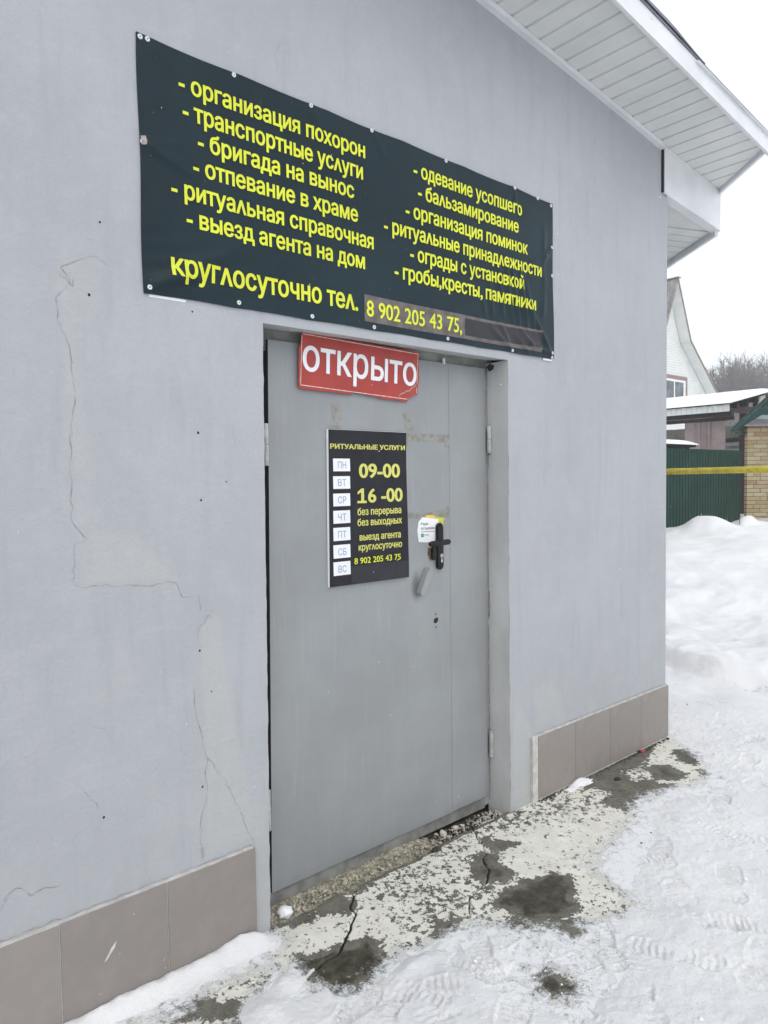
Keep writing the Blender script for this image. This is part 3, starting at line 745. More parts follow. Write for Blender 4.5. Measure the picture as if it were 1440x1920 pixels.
    strip('lintel', (OX0 - .002, 0.0, OZ), (OX1 + .002, 0.0, OZ), (0, .135, .016), 'reveal')
build_wall()

def ribbon(pts, w, yoff, seed, name='crack_or_gap_shade', mat='crack_or_gap_shade'):
    r = random.Random(seed); P = jitter_line(pts, .014, .005, seed); mb = MB(); vs = []
    n = len(P)
    for i, p in enumerate(P):
        a = P[max(0, i - 1)]; b = P[min(n - 1, i + 1)]; d = Vector((b[0] - a[0], b[1] - a[1])).normalized() if (b != a) else Vector((1, 0))
        ww = w * .8 * (.1 + .9 * abs(math.sin(i * .37 + seed)) * r.random() ** .6) * (1 if 0 < i < n - 1 else .1)
        for s_ in (-1, 1):
            x = p[0] - d.y * ww * s_ * .5; z = p[1] + d.x * ww * s_ * .5
            vs.append((x, float(wall_surf(x, z)) - yoff, z))
    mb.add(vs, [(2 * i, 2 * i + 1, 2 * i + 3, 2 * i + 2) for i in range(n - 1)])
    return mb.build(name, mat, shop)
for i, (pts, w) in enumerate([
    ([(.70,2.205),(.656,2.186),(.62,2.165),(.644,2.125),(.603,2.074),(.605,2.016),(.634,1.946),(.641,1.842),(.645,1.80),(.635,1.752),(.627,1.631),(.625,1.526),(.627,1.45),(.664,1.40)], .0040),
    ([(.62,2.165),(.615,2.14),(.65,2.115),(.655,2.145)], .0045),
    ([(.69,2.205),(.72,2.21),(.745,2.19),(.75,2.17)], .003),
    ([(.664,1.40),(.63,1.389),(.624,1.276),(.655,1.26),(.70,1.262),(.763,1.253),(.929,1.247),(.949,1.199),(1.008,1.195),(1.009,1.14)], .0038),
    ([(1.009,1.12),(1.04,1.13),(1.008,1.10),(1.0,1.06),(1.003,1.02)], .003),
    ([(.976,.90),(.985,.83),(1.0,.75),(1.0,.708),(1.02,.66),(1.009,.62),(1.018,.565),(1.0,.50),(.99,.45),(.987,.40),(.994,.349)], .0042),
    ([(.405,.41),(.43,.44),(.446,.458),(.485,.42),(.52,.43),(.56,.42)], .0065),
    ([(.41,.43),(.44,.455)], .008),
    ([(1.02,.67),(1.066,.60),(1.113,.50),(1.15,.40),(1.18,.335)], .0035),
    ([(.60,.72),(.64,.66),(.68,.60)], .0018),
    ([(.645,.86),(.70,.84),(.72,.80)], .0018),
    ([(2.92,2.05),(2.92,2.6),(2.93,3.1),(2.95,3.4)], .0016),
    ([(3.02,2.6),(3.0,3.2),(3.02,3.5)], .0014),
    ([(1.35,2.94),(1.33,3.0),(1.36,3.05)], .002),
    ([(2.86,1.80),(2.95,1.75),(3.0,1.66)], .0018)]):
    ribbon(pts, w, .0009, 100 + i)
for (x, z, r_) in ((.693,2.098,.0042),(1.015,1.716,.0038),(1.02,1.502,.0035),(1.003,1.02,.0038),(1.0,.576,.0032),(.687,.576,.0036),(.73,2.31,.003),(1.006,2.094,.003),(1.11,1.56,.0022),(1.04,.88,.0022)):
    mb = MB(); y = float(wall_surf(x, z)) - .0008
    mb.add([(x, y - .0003, z)] + [(x + r_ * random.uniform(.8, 1.2) * math.cos(t), y, z + r_ * 1.1 * random.uniform(.8, 1.2) * math.sin(t)) for t in [k * math.pi / 5 for k in range(10)]], [(0, k + 1, (k + 1) % 10 + 1) for k in range(10)])
    mb.build('drill_hole', 'hole', shop)

# plinth: mortar backing and tiles
def rough_strip(x0, x1, y0, y1, z0, z1, name, mat, parent, n, amp=.003, seed=5):
    r = random.Random(seed); mb = MB(); vs = []
    for i in range(n + 1):
        x = x0 + (x1 - x0) * i / n
        vs += [(x, y0 + r.uniform(-amp, amp) * .5, z0), (x, y0 + r.uniform(-amp, amp) * .5, z1 + r.uniform(-amp, amp)), (x, y1, z1 + r.uniform(-amp, amp)), (x, y1, z0)]
    fs = []
    for i in range(n):
        k = i * 4; fs += [(k, k + 4, k + 5, k + 1), (k + 1, k + 5, k + 6, k + 2), (k + 3, k + 2, k + 6, k + 7), (k, k + 3, k + 7, k + 4)]
    fs += [(0, 1, 2, 3), (4 * n, 4 * n + 3, 4 * n + 2, 4 * n + 1)]
    mb.add(vs, fs); return mb.build(name, mat, parent)
rough_strip(-2.0, 1.172, -.0152, .02, -.03, .3200, 'plinth_mortar', 'mortar', shop, 180, .0018, 1)
rough_strip(2.684, CX - .004, -.0152, .02, -.03, .3203, 'plinth_mortar', 'mortar', shop, 100, .0018, 2)
for (xa, xb) in [(-.677 + .0, -.375), (-.372, -.07), (-.067, .237), (.240, .5475), (.5505, .8645), (.8675, 1.1775), (2.7225, 3.0255), (3.0275, 3.3415), (3.3435, 3.6555), (3.6575, 3.964)]:
    mb = MB(); dz = random.uniform(-.001, .001)
    mb.box(xa, xb, -.0185 + random.uniform(-.0005, .0005), -.010, .012 + dz, .3175 + dz)
    mb.build('tile', 'tile', shop, bevel=.0012, seg=1, origin=((xa + xb) / 2, -.012, .16))
for Pq in ([(.668,.155),(.676,.158),(.700,.186),(.706,.205),(.690,.190)], [(.845,.075),(.85,.08),(.852,.09)]):
    mb = MB(); mb.prism([(x, -.0192, z) for x, z in Pq], (0, -.0003, 0)); mb.build('scratch', 'mortar', shop)
for (xa, xb, sd_) in ((.3, 1.18, 301), (2.72, 3.95, 302)): ribbon([(xa + (xb - xa) * k / 12, .3235) for k in range(13)], .0045, .0012, sd_)  # dark strip along the tile tops: a shadow gap put into colour
# side-wall tiles round the corner
dv = Vector((EAVE, 1, 0)).normalized(); nv = Vector((dv.y, -dv.x, 0))
for k in range(5):
    a = Vector((CX, 0, 0)) + dv * (.004 + k * .304) + nv * .004
    mb = MB(); mb.prism([a + Vector((0, 0, .012)), a + dv * .301 + Vector((0, 0, .012)), a + dv * .301 + Vector((0, 0, .317)), a + Vector((0, 0, .317))], nv * .009)
    mb.build('tile', 'tile', shop, origin=a)

# ------------------------------------------------------------------ roof: soffits, fascia, boxed eave
roof = empty('roof', (CX, -.2, 3.4), shop)
def ex(y): return 4.600 + EAVE * y
def clip_board(x0, x1, y0, y1):
    P = [(x0, y0), (x1, y0), (x1, y1), (x0, y1)]; out = []
    f = lambda p: ex(p[1]) - .022 - p[0]
    for a, b in zip(P, P[1:] + P[:1]):
        fa, fb = f(a), f(b)
        if fa >= 0: out.append(a)
        if (fa >= 0) != (fb >= 0):
            t = fa / (fa - fb); out.append((a[0] + (b[0] - a[0]) * t, a[1] + (b[1] - a[1]) * t))
    return out
g = 2.638 - 17 * .0995
k = 0
while g < 4.62:
    P = clip_board(g + .006, g + .0995 - .006, -.402, -.004)
    if len(P) >= 3:
        mb = MB(); mb.prism([(x, y, zs(x) + random.uniform(-.0006, .0006)) for x, y in P], (0, 0, .009)); mb.build('soffit_board', 'pvc', roof, bevel=.003, seg=2)
    g += .0995; k += 1
mb = MB(); mb.prism([(.9, -.404, zs(.9) + .0075), (ex(-.404) - .02, -.404, zs(4.3) + .0075), (ex(0) - .02, 0.0, zs(4.6) + .0075), (.9, 0.0, zs(.9) + .0075)], (0, 0, .004)); mb.build('soffit_backing', 'pvc', roof)
mb = MB(); mb.prism([(-4.6, -.404, zs(.9) + .0075 + .18 * .0), (.9, -.404, zs(.9) + .0075), (.9, 0.0, zs(.9) + .0075), (-4.6, 0.0, zs(.9) + .0075)], (0, 0, .004)); mb.build('soffit_backing', 'pvc', roof)
# trim along wall top
mb = MB(); mb.prism([(-1, -.028, zs(-1) - .024), (3.885, -.028, zs(3.885) - .024), (3.885, -.028, zs(3.885) - .001), (-1, -.028, zs(-1) - .001)], (0, .03, 0))
mb.build('wall_trim', 'trim', roof)
mb = MB(); mb.prism([(-1, -.031, zs(-1) - .006), (3.89, -.031, zs(3.89) - .006), (3.89, -.031, zs(3.89) - .002), (-1, -.031, zs(-1) - .002)], (0, .006, 0)); mb.build('trim_lip', 'trim', roof)
# fascia board on the gable side
xe = ex(-.41)
mb = MB(); mb.prism([(-1, -.425, zs(-1) - .026), (xe + .05, -.425, zs(xe + .05) - .032), (xe + .05, -.425, zs(xe + .05) + .066), (-1, -.425, zs(-1) + .085)], (0, .018, 0))
fas = mb.build('fascia', 'trim', roof, bevel=.0015, seg=1)
for x in (2.5, 3.02, 3.53, 3.95, 4.19, 4.30):
    mb = MB(); mb.tube([(x, -.4255, zs(x) + .045), (x, -.4275, zs(x) + .045)], .005, 8); mb.build('screw', 'screw', roof)
# roof sheet and body
def roofz(x, o): return zs(x) + o
mb = MB()
mb.prism([(-1, -.432, zs(-1) + .078), (xe + .06, -.432, zs(xe + .06) + .068), (ex(7) + .06, 7.1, zs(ex(7) + .06) + .068), (-1, 7.1, zs(-1) + .078)], (0, 0, .006))
mb.build('roof_sheet', 'roofedge', roof)
# turned-up loose sheet edge seen at the upper right, left of the snow
vs = []; n = 60
for i in range(n + 1):
    x = 2.0 + 1.50 * i / n; w = math.sin(min(1, max(0, (x - 2.0) / 1.55)) * math.pi) ; e = .004 + .012 * max(0, math.sin(x * 4.1 + 1.0)) * w
    tp = float(sstep(np.array(3.5 - x), 0, .35)); e = e * tp; b0_ = .074 + .008 * tp
    vs += [(x, -.437, zs(x) + b0_), (x, -.439, zs(x) + b0_ + e), (x, -.33, zs(x) + b0_ + .004 + e)]
mb = MB(); mb.add(vs, [(3 * i, 3 * i + 3, 3 * i + 4, 3 * i + 1) for i in range(n)] + [(3 * i + 1, 3 * i + 4, 3 * i + 5, 3 * i + 2) for i in range(n)]); mb.build('sheet_edge', 'roofedge', roof)
# snow lying on the roof edge
n = 90; m_ = 12; xsn = np.linspace(3.42, 4.42, n); vs = []
X, T = np.meshgrid(xsn, np.linspace(0, 1, m_))
prof = (0.022 + 0.050 * sstep(X, 3.5, 3.7) * (.45 + .55 * np.abs(np.sin(X * 4.4 + .4))) + .02 * fbm(X, X * 0, 5, 3, seed=61)) * sstep(X, 3.42, 3.52) * sstep(4.42 - X, 0, .06)
Yr = -.442 + T * .9
Zr = zs(X) + .076 + prof * np.sin(np.minimum(T * 3.2, math.pi / 2)) * (1 + .0 * T)
Yr[0] = -.444; Zr[0] = zs(X[0]) + .052
me = grid_mesh('roof_snow', X, Yr, Zr); vattr(me, 'dirt', X * 0)
rs = link_mesh('snow_cap', me, 'snow2', roof)
# boxed eave return: front panel, bottom strip, eave face
mb = MB(); mb.prism([(3.902, -.016, 3.168), (ex(0) - .002, -.016, 3.106), (ex(0) - .002, -.016, zs(4.6) - .002), (3.902, -.016, zs(3.902) - .002)], (0, .012, 0)); mb.build('eave_box_panel', 'trim', roof, bevel=.001, seg=1)
mb = MB(); mb.prism([(3.902, -.020, zs(3.902) - .022), (ex(0) - .002, -.020, zs(4.6) - .024), (ex(0) - .002, -.020, zs(4.6) - .001), (3.902, -.020, zs(3.902) - .001)], (0, .0035, 0)); mb.build('panel_trim', 'trim', roof)
mb = MB(); mb.box(3.891, 3.9005, -.010, .002, 3.172, zs(3.89) - .02); mb.build('dark_gap', 'dark', roof)
mb = MB(); mb.box(3.895, 3.9075, -.019, -.0165, 3.172, zs(3.90) - .02); mb.build('panel_trim', 'trim', roof)
sfz = lambda x: 3.168 - .062 * (x - 3.9) / .7
mb = MB(); mb.prism([(3.93, -.016, sfz(3.93) - .001), (ex(0), -.016, sfz(4.6) - .001), (ex(.05), .045, sfz(4.6) - .002), (3.985, .045, sfz(3.93) - .002)], (0, 0, -.004)); mb.build('panel_trim', 'trim', roof)
for kk in range(60):
    # boards across the side eave, square to it
    a = Vector((3.97, 0.05, 0)) + dv * (kk * .1) ; 
    p = [a, a + dv * .092, a + dv * .092 + nv * .50, a + nv * .50]
    # keep inside the band between wall and eave
    q = []
    for v in p: q.append((v.x, v.y, sfz(min(v.x - EAVE * v.y, 4.6)) + .004))
    if min(v.y for v in p) > 0.03:
        mb = MB(); mb.prism(q, (0, 0, .008)); mb.build('soffit_board', 'pvc', roof)
mb = MB(); mb.prism([(3.95, 0, sfz(3.95) + .013), (ex(0), 0, sfz(4.6) + .013), (ex(7), 7, sfz(4.6) + .013), (3.95 + EAVE * 7, 7, sfz(3.95) + .013)], (0, 0, .004)); mb.build('soffit_backing', 'pvc', roof)
a0, a1 = Vector((ex(-.41), -.41, 0)), Vector((ex(7), 7, 0))
b0 = Vector((ex(0), 0.0, 0))
mb = MB(); mb.prism([b0 + Vector((0, 0, sfz(4.6) - .030)), a1 + Vector((0, 0, sfz(4.6) - .030)), a1 + Vector((0, 0, zs(4.6) + .06)), b0 + Vector((0, 0, zs(4.6) + .06))], nv * -.02); mb.build('eave_fascia', 'trim', roof)
mb = MB(); mb.prism([a0 + Vector((0, 0, zs(a0.x) - .022)), b0 + Vector((0, 0, zs(b0.x) - .022)), b0 + Vector((0, 0, zs(b0.x) + .06)), a0 + Vector((0, 0, zs(a0.x) + .06))], nv * -.016); mb.build('eave_fascia', 'trim', roof)

# ------------------------------------------------------------------ the door
door = empty('door', (1.80, .12, 0), shop)
mb = MB()
mb.box(OX0 - .03, OX1 + .04, .132, .20, 2.030, 2.16)
mb.build('frame_head', 'frame', door)
mb = MB(); mb.box(2.500, OX1 + .03, .128, .20, .0, 2.0295); mb.build('frame_jamb', 'frame2', door)
mb = MB(); mb.box(OX0 - .03, 1.290, .160, .20, .0, 2.0295); mb.build('frame_jamb', 'dark', door)  # left jamb in near-black: the gap's shade put into its colour
mb = MB(); mb.box(1.306, 2.499, .126, .20, -.01, .056); mb.build('threshold', 'frame', door)
mb = MB(); mb.box(1.0, 2.8, .2005, .23, -.2, 2.2); mb.build('dark_recess', 'dark', door)
def leaf(x0, x1, z0, z1, yf, name):
    xs = np.linspace(x0, x1, max(4, int((x1 - x0) / .02))); z_ = np.linspace(z0, z1, 100)
    X, Z = np.meshgrid(xs, z_); e = np.minimum(np.minimum(X - x0, x1 - X), np.minimum(Z - z0, z1 - Z))
    sh_ = (.032 if x0 < 2 else 0.0) * (1 - (Z - z0) / (z1 - z0)) * np.clip((x1 - X) / (x1 - x0), 0, 1); X = X - sh_
    Y = yf + .0030 * fbm(X, Z, 1.6, 3, seed=31) * sstep(e, 0, .1) + .0025 * sstep(e, .004, 0)
    soil = .40 * np.exp(-((Z - z0) / .06) ** 2) * (.5 + fbm(X, Z, 4, 3, seed=35))
    soil = np.maximum(soil, 1.0 * np.exp(-((X - 2.055) / .032) ** 2 - ((Z - 1.10) / .075) ** 2))  # dark patch left of the keyhole cover
    soil = np.maximum(soil, .35 * np.exp(-((X - 2.20) / .07) ** 2 - ((Z - 1.10) / .13) ** 2))
    soil = np.maximum(soil, .35 * np.exp(-((X - 2.172) / .04) ** 2 - ((Z - .95) / .05) ** 2))
    soil = np.maximum(soil, .28 * np.exp(-((X - 2.26) / .03) ** 2) * sstep(Z, .2, .6) * sstep(1.3 - Z, 0, .3))
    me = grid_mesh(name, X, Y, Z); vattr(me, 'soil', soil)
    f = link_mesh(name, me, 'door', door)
    xb_ = x0 - (.032 if x0 < 2 else 0)
    mb = MB(); mb.add([(xb_, yf + .002, z0), (xb_, yf + .045, z0), (x0, yf + .045, z1), (x0, yf + .002, z1), (x1, yf + .002, z0), (x1, yf + .045, z0), (x1, yf + .045, z1), (x1, yf + .002, z1)],
                      [(0, 1, 2, 3), (4, 7, 6, 5), (0, 4, 5, 1), (3, 2, 6, 7), (1, 5, 6, 2)])
    mb.build(name + '_edge', 'dark', door); return f  # leaf edges coloured with the shade of the gaps beside them
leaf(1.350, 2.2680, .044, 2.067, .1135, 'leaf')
leaf(2.2702, 2.513, .046, 2.067, .1155, 'leaf')
def hinge(x, zc, y=.105, h=.062, r=.0105):
    for s_ in (0, 1):
        mb = MB(); z0 = zc + (.001 if s_ else -h)
        mb.tube([(x, y, z0), (x, y, z0 + .003), (x, y, z0 + h - .003), (x, y, z0 + h)], [r * .85, r, r, r * .85], 12); mb.build('hinge', 'hinge', door, smooth=False)
hinge(2.5245, 1.737); hinge(2.5245, .298)
hinge(1.332, 1.690, .112, .075, .009); hinge(1.309, .36, .112, .075, .009)
# black slot broken out behind the upper hinge
mb = MB(); mb.add([(OX1 - .0012, .118, 1.79), (OX1 - .0012, .108, 1.77), (OX1 - .0012, .104, 1.72), (OX1 - .0012, .107, 1.68), (OX1 - .0012, .119, 1.665)], [(0, 1, 2, 3, 4)]); mb.build('broken_plaster', 'hole', shop)
# ragged dark joint between frame and reveal
r = random.Random(4); mb = MB(); vs = []; n = 120
for i in range(n + 1):
    z = .02 + 2.06 * i / n; w = .003 + .004 * abs(math.sin(z * 5)) * r.random() + (.006 if 1.6 < z < 1.8 else 0) + (.006 if .9 < z < 1.05 else 0)
    vs += [(OX1 - .0009, .132, z), (OX1 - .0009, .127 - w, z)]
mb.add(vs, [(2 * i, 2 * i + 1, 2 * i + 3, 2 * i + 2) for i in range(n)]); mb.build('plaster_joint', 'crack_or_gap_shade', shop)
mb = MB(); mb.add([(OX1 - .014, .10, 2.052), (OX1 - .001, .085, 2.062), (OX1 - .001, .08, 2.078), (OX1 - .010, .098, 2.088), (OX1 - .02, .112, 2.075), (OX1 - .001, .112, 2.06)], [(0, 1, 2, 3), (0, 3, 4), (0, 4, 5), (4, 3, 2, 5)]); mb.build('broken_plaster', 'hole', shop)
# pivot stub at leaf top
mb = MB(); mb.tube([(2.244, .120, 2.062), (2.244, .120, 2.088)], .007, 10); mb.build('door_bolt', 'screw', door)

# handle set
def rounded_bar(mb, c, hw, hh, y0, y1, n=8, rot=0.0, taper=1.0):
    """vertical stadium plate"""
    P = []
    for k in range(n + 1):
        t = math.pi * k / n; P.append((math.cos(t) * hw, hh - hw + math.sin(t) * hw))
    for k in range(n + 1):
        t = math.pi + math.pi * k / n; P.append((math.cos(t) * hw * taper, -hh + hw + math.sin(t) * hw))
    ca, sa = math.cos(rot), math.sin(rot)
    mb.prism([(c[0] + a * ca - b * sa, y0, c[1] + a * sa + b * ca) for a, b in P], (0, y1 - y0, 0))
handle = MB(); rounded_bar(handle, (2.192, 1.264), .0195, .103, .097, .1125); hd = handle.build('handle_plate', 'blackmetal', door, bevel=.003, seg=2)
mb = MB(); mb.tube([(2.176, .098, 1.284), (2.176, .055, 1.284)], .011, 14); mb.build('handle_neck', 'blackmetal', door, smooth=True)
mb = MB(); P = [(2.083 + .125 * t, .056 - .002 * math.sin(t * math.pi), 1.2825 + .004 * t) for t in [0, .04, .1, .3, .5, .7, .9, .96, 1]]
mb.tube(P, [.006, .010, .0125, .0125, .0125, .0125, .0125, .010, .006], 14); mb.build('handle_lever', 'blackmetal', door, smooth=True)
mb = MB(); mb.prism([(2.197 + .0085 * math.cos(t), .0955, 1.223 + .0085 * math.sin(t)) for t in [math.radians(-60 + 300 * k / 12) for k in range(13)]], (0, .003, 0)); mb.build('lock_cylinder', 'steel', door)
mb = MB(); mb.prism([(2.1925, .0957, 1.219), (2.1925, .0957, 1.196), (2.197, .0957, 1.192), (2.2015, .0957, 1.196), (2.2015, .0957, 1.219)], (0, .003, 0)); mb.build('lock_cylinder', 'steel', door)
mb = MB(); mb.box(2.1955, 2.1985, .0945, .096, 1.205, 1.226); mb.build('key_slot', 'hole', door)
for z in (1.350, 1.180):
    mb = MB(); mb.tube([(2.192, .0975, z), (2.192, .0945, z)], .006, 10); mb.build('screw', 'blackmetal', door)
mb = MB(); rounded_bar(mb, (2.158, 1.235), .014, .030, .100, .1125); mb.build('old_lock_stub', 'blackmetal', door, bevel=.002)
mb = MB(); mb.add([(2.13, .1122, 1.262), (2.125, .1122, 1.24), (2.133, .1122, 1.215), (2.145, .1122, 1.20), (2.15, .1122, 1.225), (2.147, .1122, 1.262)], [(0, 1, 2, 3, 4, 5)]); mb.build('rust_stain', 'rust', door)
mb = MB(); rounded_bar(mb, (2.093, 1.118), .0165, .064, .083, .1128, rot=-.50, taper=.9); mb.build('keyhole_cover', 'door', door, bevel=.004, seg=2)
mb = MB(); mb.add([(2.158, .1128, .930), (2.172, .1126, .924), (2.186, .1128, .934), (2.186, .1128, .948), (2.172, .1128, .950), (2.160, .1128, .944)], [(0, 1, 2, 3, 4, 5)]); mb.build('keyhole', 'hole', door)
for z in (.966, .908): mb = MB(); mb.box(2.169, 2.174, .1118, .1128, z - .004, z + .004); mb.build('keyhole', 'hole', door)
def tape(P): mb = MB(); mb.prism([(x, .1124, z) for x, z in P], (0, -.0004, 0)); mb.build('tape_residue', 'tape', door)
tape([(2.012, 1.751), (2.266, 1.753), (2.266, 1.7005), (2.242, 1.7005), (2.242, 1.719), (2.13, 1.720), (2.02, 1.717), (2.012, 1.69)])
tape([(2.008, 1.421), (2.10, 1.412), (2.235, 1.423), (2.252, 1.44), (2.266, 1.44), (2.266, 1.387), (2.10, 1.392), (2.008, 1.394)])
tape([(1.626, 1.853), (1.668, 1.850), (1.672, 1.80), (1.655, 1.775), (1.632, 1.79)])
tape([(1.60, 1.772), (1.68, 1.772), (1.665, 1.757), (1.62, 1.757)])
tape([(1.99, 1.838), (2.03, 1.836), (2.032, 1.800), (2.005, 1.803)])
tape([(2.00, 1.79), (2.055, 1.785), (2.05, 1.757), (2.02, 1.757)])

# ================================================================== BANNER
B = dict(x0=.852, x1=2.867, z0=2.126, z1=2.884)
SCR = [(.862,2.876),(.884,2.877),(1.172,2.875),(1.470,2.872),(1.746,2.870),(2.141,2.866),(2.574,2.862),(2.752,2.862),(2.855,2.853),(2.858,2.657),(2.860,2.524),(2.850,2.155),(2.850,2.134),(2.559,2.137),(2.143,2.142),(1.745,2.139),(1.460,2.141),(1.168,2.145),(.868,2.146),(.859,2.571)]
FOLDS = [  # x0,z0 -> x1,z1, amplitude, half width
 (2.84,2.15,2.70,2.33,.010,.014),(2.84,2.15,2.62,2.20,.008,.012),(2.55,2.14,2.42,2.22,.008,.011),(2.55,2.145,2.47,2.26,.006,.010),(2.72,2.15,2.62,2.24,.007,.010),(2.68,2.14,2.58,2.20,.006,.010),
 (2.50,2.27,2.47,2.50,.006,.012),(2.56,2.26,2.52,2.52,.0075,.011),(2.61,2.25,2.56,2.50,.007,.010),(2.665,2.25,2.61,2.52,.008,.011),(2.72,2.24,2.66,2.46,.006,.010),(2.43,2.27,2.41,2.42,.005,.012),(2.38,2.27,2.35,2.38,.004,.012),
 (2.80,2.75,2.79,2.50,.005,.016),(2.83,2.62,2.70,2.56,.007,.018),(2.86,2.655,2.80,2.60,.006,.012),(2.574,2.86,2.52,2.80,.006,.016),(2.574,2.86,2.59,2.76,.006,.014),(2.574,2.86,2.44,2.80,.004,.018),
 (.86,2.571,1.02,2.515,.007,.018),(.86,2.571,.99,2.60,.004,.016),(.87,2.15,1.22,2.34,.008,.026),(.87,2.15,1.02,2.20,.006,.015),(1.75,2.87,1.80,2.80,.004,.016),(1.47,2.87,1.50,2.78,.005,.02),(2.78,2.30,2.80,2.50,.005,.018),(2.14,2.15,2.2,2.27,.003,.02),(.885,2.87,1.0,2.80,.003,.02)]
def banner_y(x, z):
    x = np.asarray(x, float); z = np.asarray(z, float)
    h = .0045 + .0022 * np.sin(x * 3.3 + 1) * np.sin(z * 5.1) + .0014 * np.sin(x * 11 + z * 4)
    for (a, b, c, d, amp, w) in FOLDS:
        vx, vz = c - a, d - b; L2 = vx * vx + vz * vz; t = ((x - a) * vx + (z - b) * vz) / L2; tc = np.clip(t, 0, 1)
        dd = np.hypot(x - a - tc * vx, z - b - tc * vz)
        h = h + 1.5 * amp * np.exp(-(dd / w) ** 2) * (1 - .65 * tc) * np.minimum(1, .25 + tc * 3)
    h = h + .0022 * np.sin(z * 120 + 9 * np.sin(x * 3)) * np.exp(-((x - .95) / .25) ** 2) * sstep(z, 2.5, 2.2) * .5
    return -h - .002
by = lambda x, z: float(banner_y(x, z))
banner = empty('advertising_banner', (1.86, 0, 2.5))
tag(banner, "large dark banner with yellow Cyrillic service list screwed above the door", "banner")
nx, nz = 330, 120
X, Z = np.meshgrid(np.linspace(0, 1, nx), np.linspace(0, 1, nz))
top = lambda x: 2.887 - .010 * (x - .85) - .004 * np.abs(np.sin((x - .85) * 9)); bot = lambda x: 2.127 + .003 * np.abs(np.sin((x - .85) * 10.5))
Xb = B['x0'] + (B['x1'] - B['x0']) * X; Xb = Xb + .004 * np.sin(Z * 9) * (X - .5) * 1.2
Zb = bot(Xb) + (top(Xb) - bot(Xb)) * Z
Yb = banner_y(Xb, Zb)
scuff = np.zeros(X.shape)
for (a, b, w, s) in ((1.10,2.80,.10,.5),(1.25,2.83,.09,.5),(1.35,2.74,.05,.45),(.98,2.43,.05,.4),(2.78,2.70,.10,.45),(2.62,2.80,.08,.35),(2.70,2.35,.13,.45),(2.4,2.16,.25,.35),(1.5,2.82,.1,.35),(2.80,2.3,.06,.4),(2.33,2.31,.05,.5),(1.9,2.86,.08,.4),(1.0,2.2,.12,.25)):
    scuff = np.maximum(scuff, s * np.exp(-((Xb - a) / w) ** 2 - ((Zb - b) / (w * .7)) ** 2))
me = grid_mesh('vinyl_sheet', Xb, Yb, Zb); vattr(me, 'scuff', scuff)
link_mesh('vinyl_sheet', me, 'banner', banner)
# rolled hem: thickness
mb = MB()
per = [(0, i) for i in range(0, nx, 3)] + [(i, nx - 1) for i in range(0, nz, 3)] + [(nz - 1, i) for i in range(nx - 1, -1, -3)] + [(i, 0) for i in range(nz - 1, -1, -3)]
vs = []
for (i, j) in per: vs += [(Xb[i, j], Yb[i, j], Zb[i, j]), (Xb[i, j], .001, Zb[i, j])]
n = len(per); mb.add(vs, [(2 * i, 2 * i + 1, 2 * ((i + 1) % n) + 1, 2 * ((i + 1) % n)) for i in range(n)]); mb.build('hem', 'banner', banner)
LM = lambda x, z: by(x, z) - .0022
def bl(body, x0, x1, zb, h, bold=.028, slope=0.0): return text_on(body.replace('л', 'ʌ'), x0, x1, zb, h, LM, 'yellow', banner, bold, slope=slope)
bl("- организация похорон", .979, 1.712, 2.7615, .0375, slope=-.006)
bl("- транспортные услуги", .990, 1.700, 2.680, .0385, slope=-.006)
bl("- бригада на вынос", 1.038, 1.657, 2.600, .038, slope=-.006)
bl("- отпевание в храме", 1.019, 1.673, 2.518, .038, slope=-.006)
bl("- ритуальная справочная", .945, 1.747, 2.435, .038, slope=-.007)
bl("- выезд агента на дом", .992, 1.703, 2.352, .038, slope=-.006)
bl("круглосуточно тел.", .937, 1.666, 2.193, .047, slope=-.007)
bl("- одевание усопшего", 1.954, 2.630, 2.756, .038, slope=-.006)
bl("- бальзамирование", 1.977, 2.605, 2.674, .038, slope=-.006)
bl("- организация поминок", 1.911, 2.671, 2.590, .038, slope=-.006)
bl("- ритуальные принадлежности", 1.800, 2.773, 2.508, .038, slope=-.006)
bl("- ограды с установкой", 1.934, 2.640, 2.426, .038, slope=-.006)
bl("- гробы,кресты, памятники", 1.852, 2.728, 2.344, .039, slope=-.006)
def film(name, x0, x1, z0, z1, off, mat, sl=0.0):
    xx = np.linspace(x0, x1, max(8, int((x1 - x0) / .008))); zz = np.linspace(0, 1, max(3, int((z1 - z0) / .008)))
    X, T = np.meshgrid(xx, zz); Zf = z0 + (z1 - z0) * T + sl * (X - x0)
    me = grid_mesh(name, X, banner_y(X, Zf) - off, Zf); return link_mesh(name, me, mat, banner)
film('cover_film', 1.698, 2.766, 2.156, 2.256, .0012, 'taped', -.005)
film('black_film', 2.247, 2.766, 2.168, 2.240, .0022, 'blackfilm', .002)
text_on("8 902 205 43 75,", 1.707, 2.226, 2.175, .061, lambda x, z: by(x, z) - .0028, 'yellow', banner, .018, ref='8', slope=-.004)
for (x, z) in SCR:
    mb = MB(); y = by(x, z)
    mb.tube([(x, y, z), (x, y - .0022, z)], [.0078, .0070], 14); mb.build('screw', 'screw', banner)
    mb = MB(); mb.tube([(x, y - .0022, z), (x, y - .0034, z)], [.0024, .0022], 8); mb.build('screw_head', 'slabside', banner)
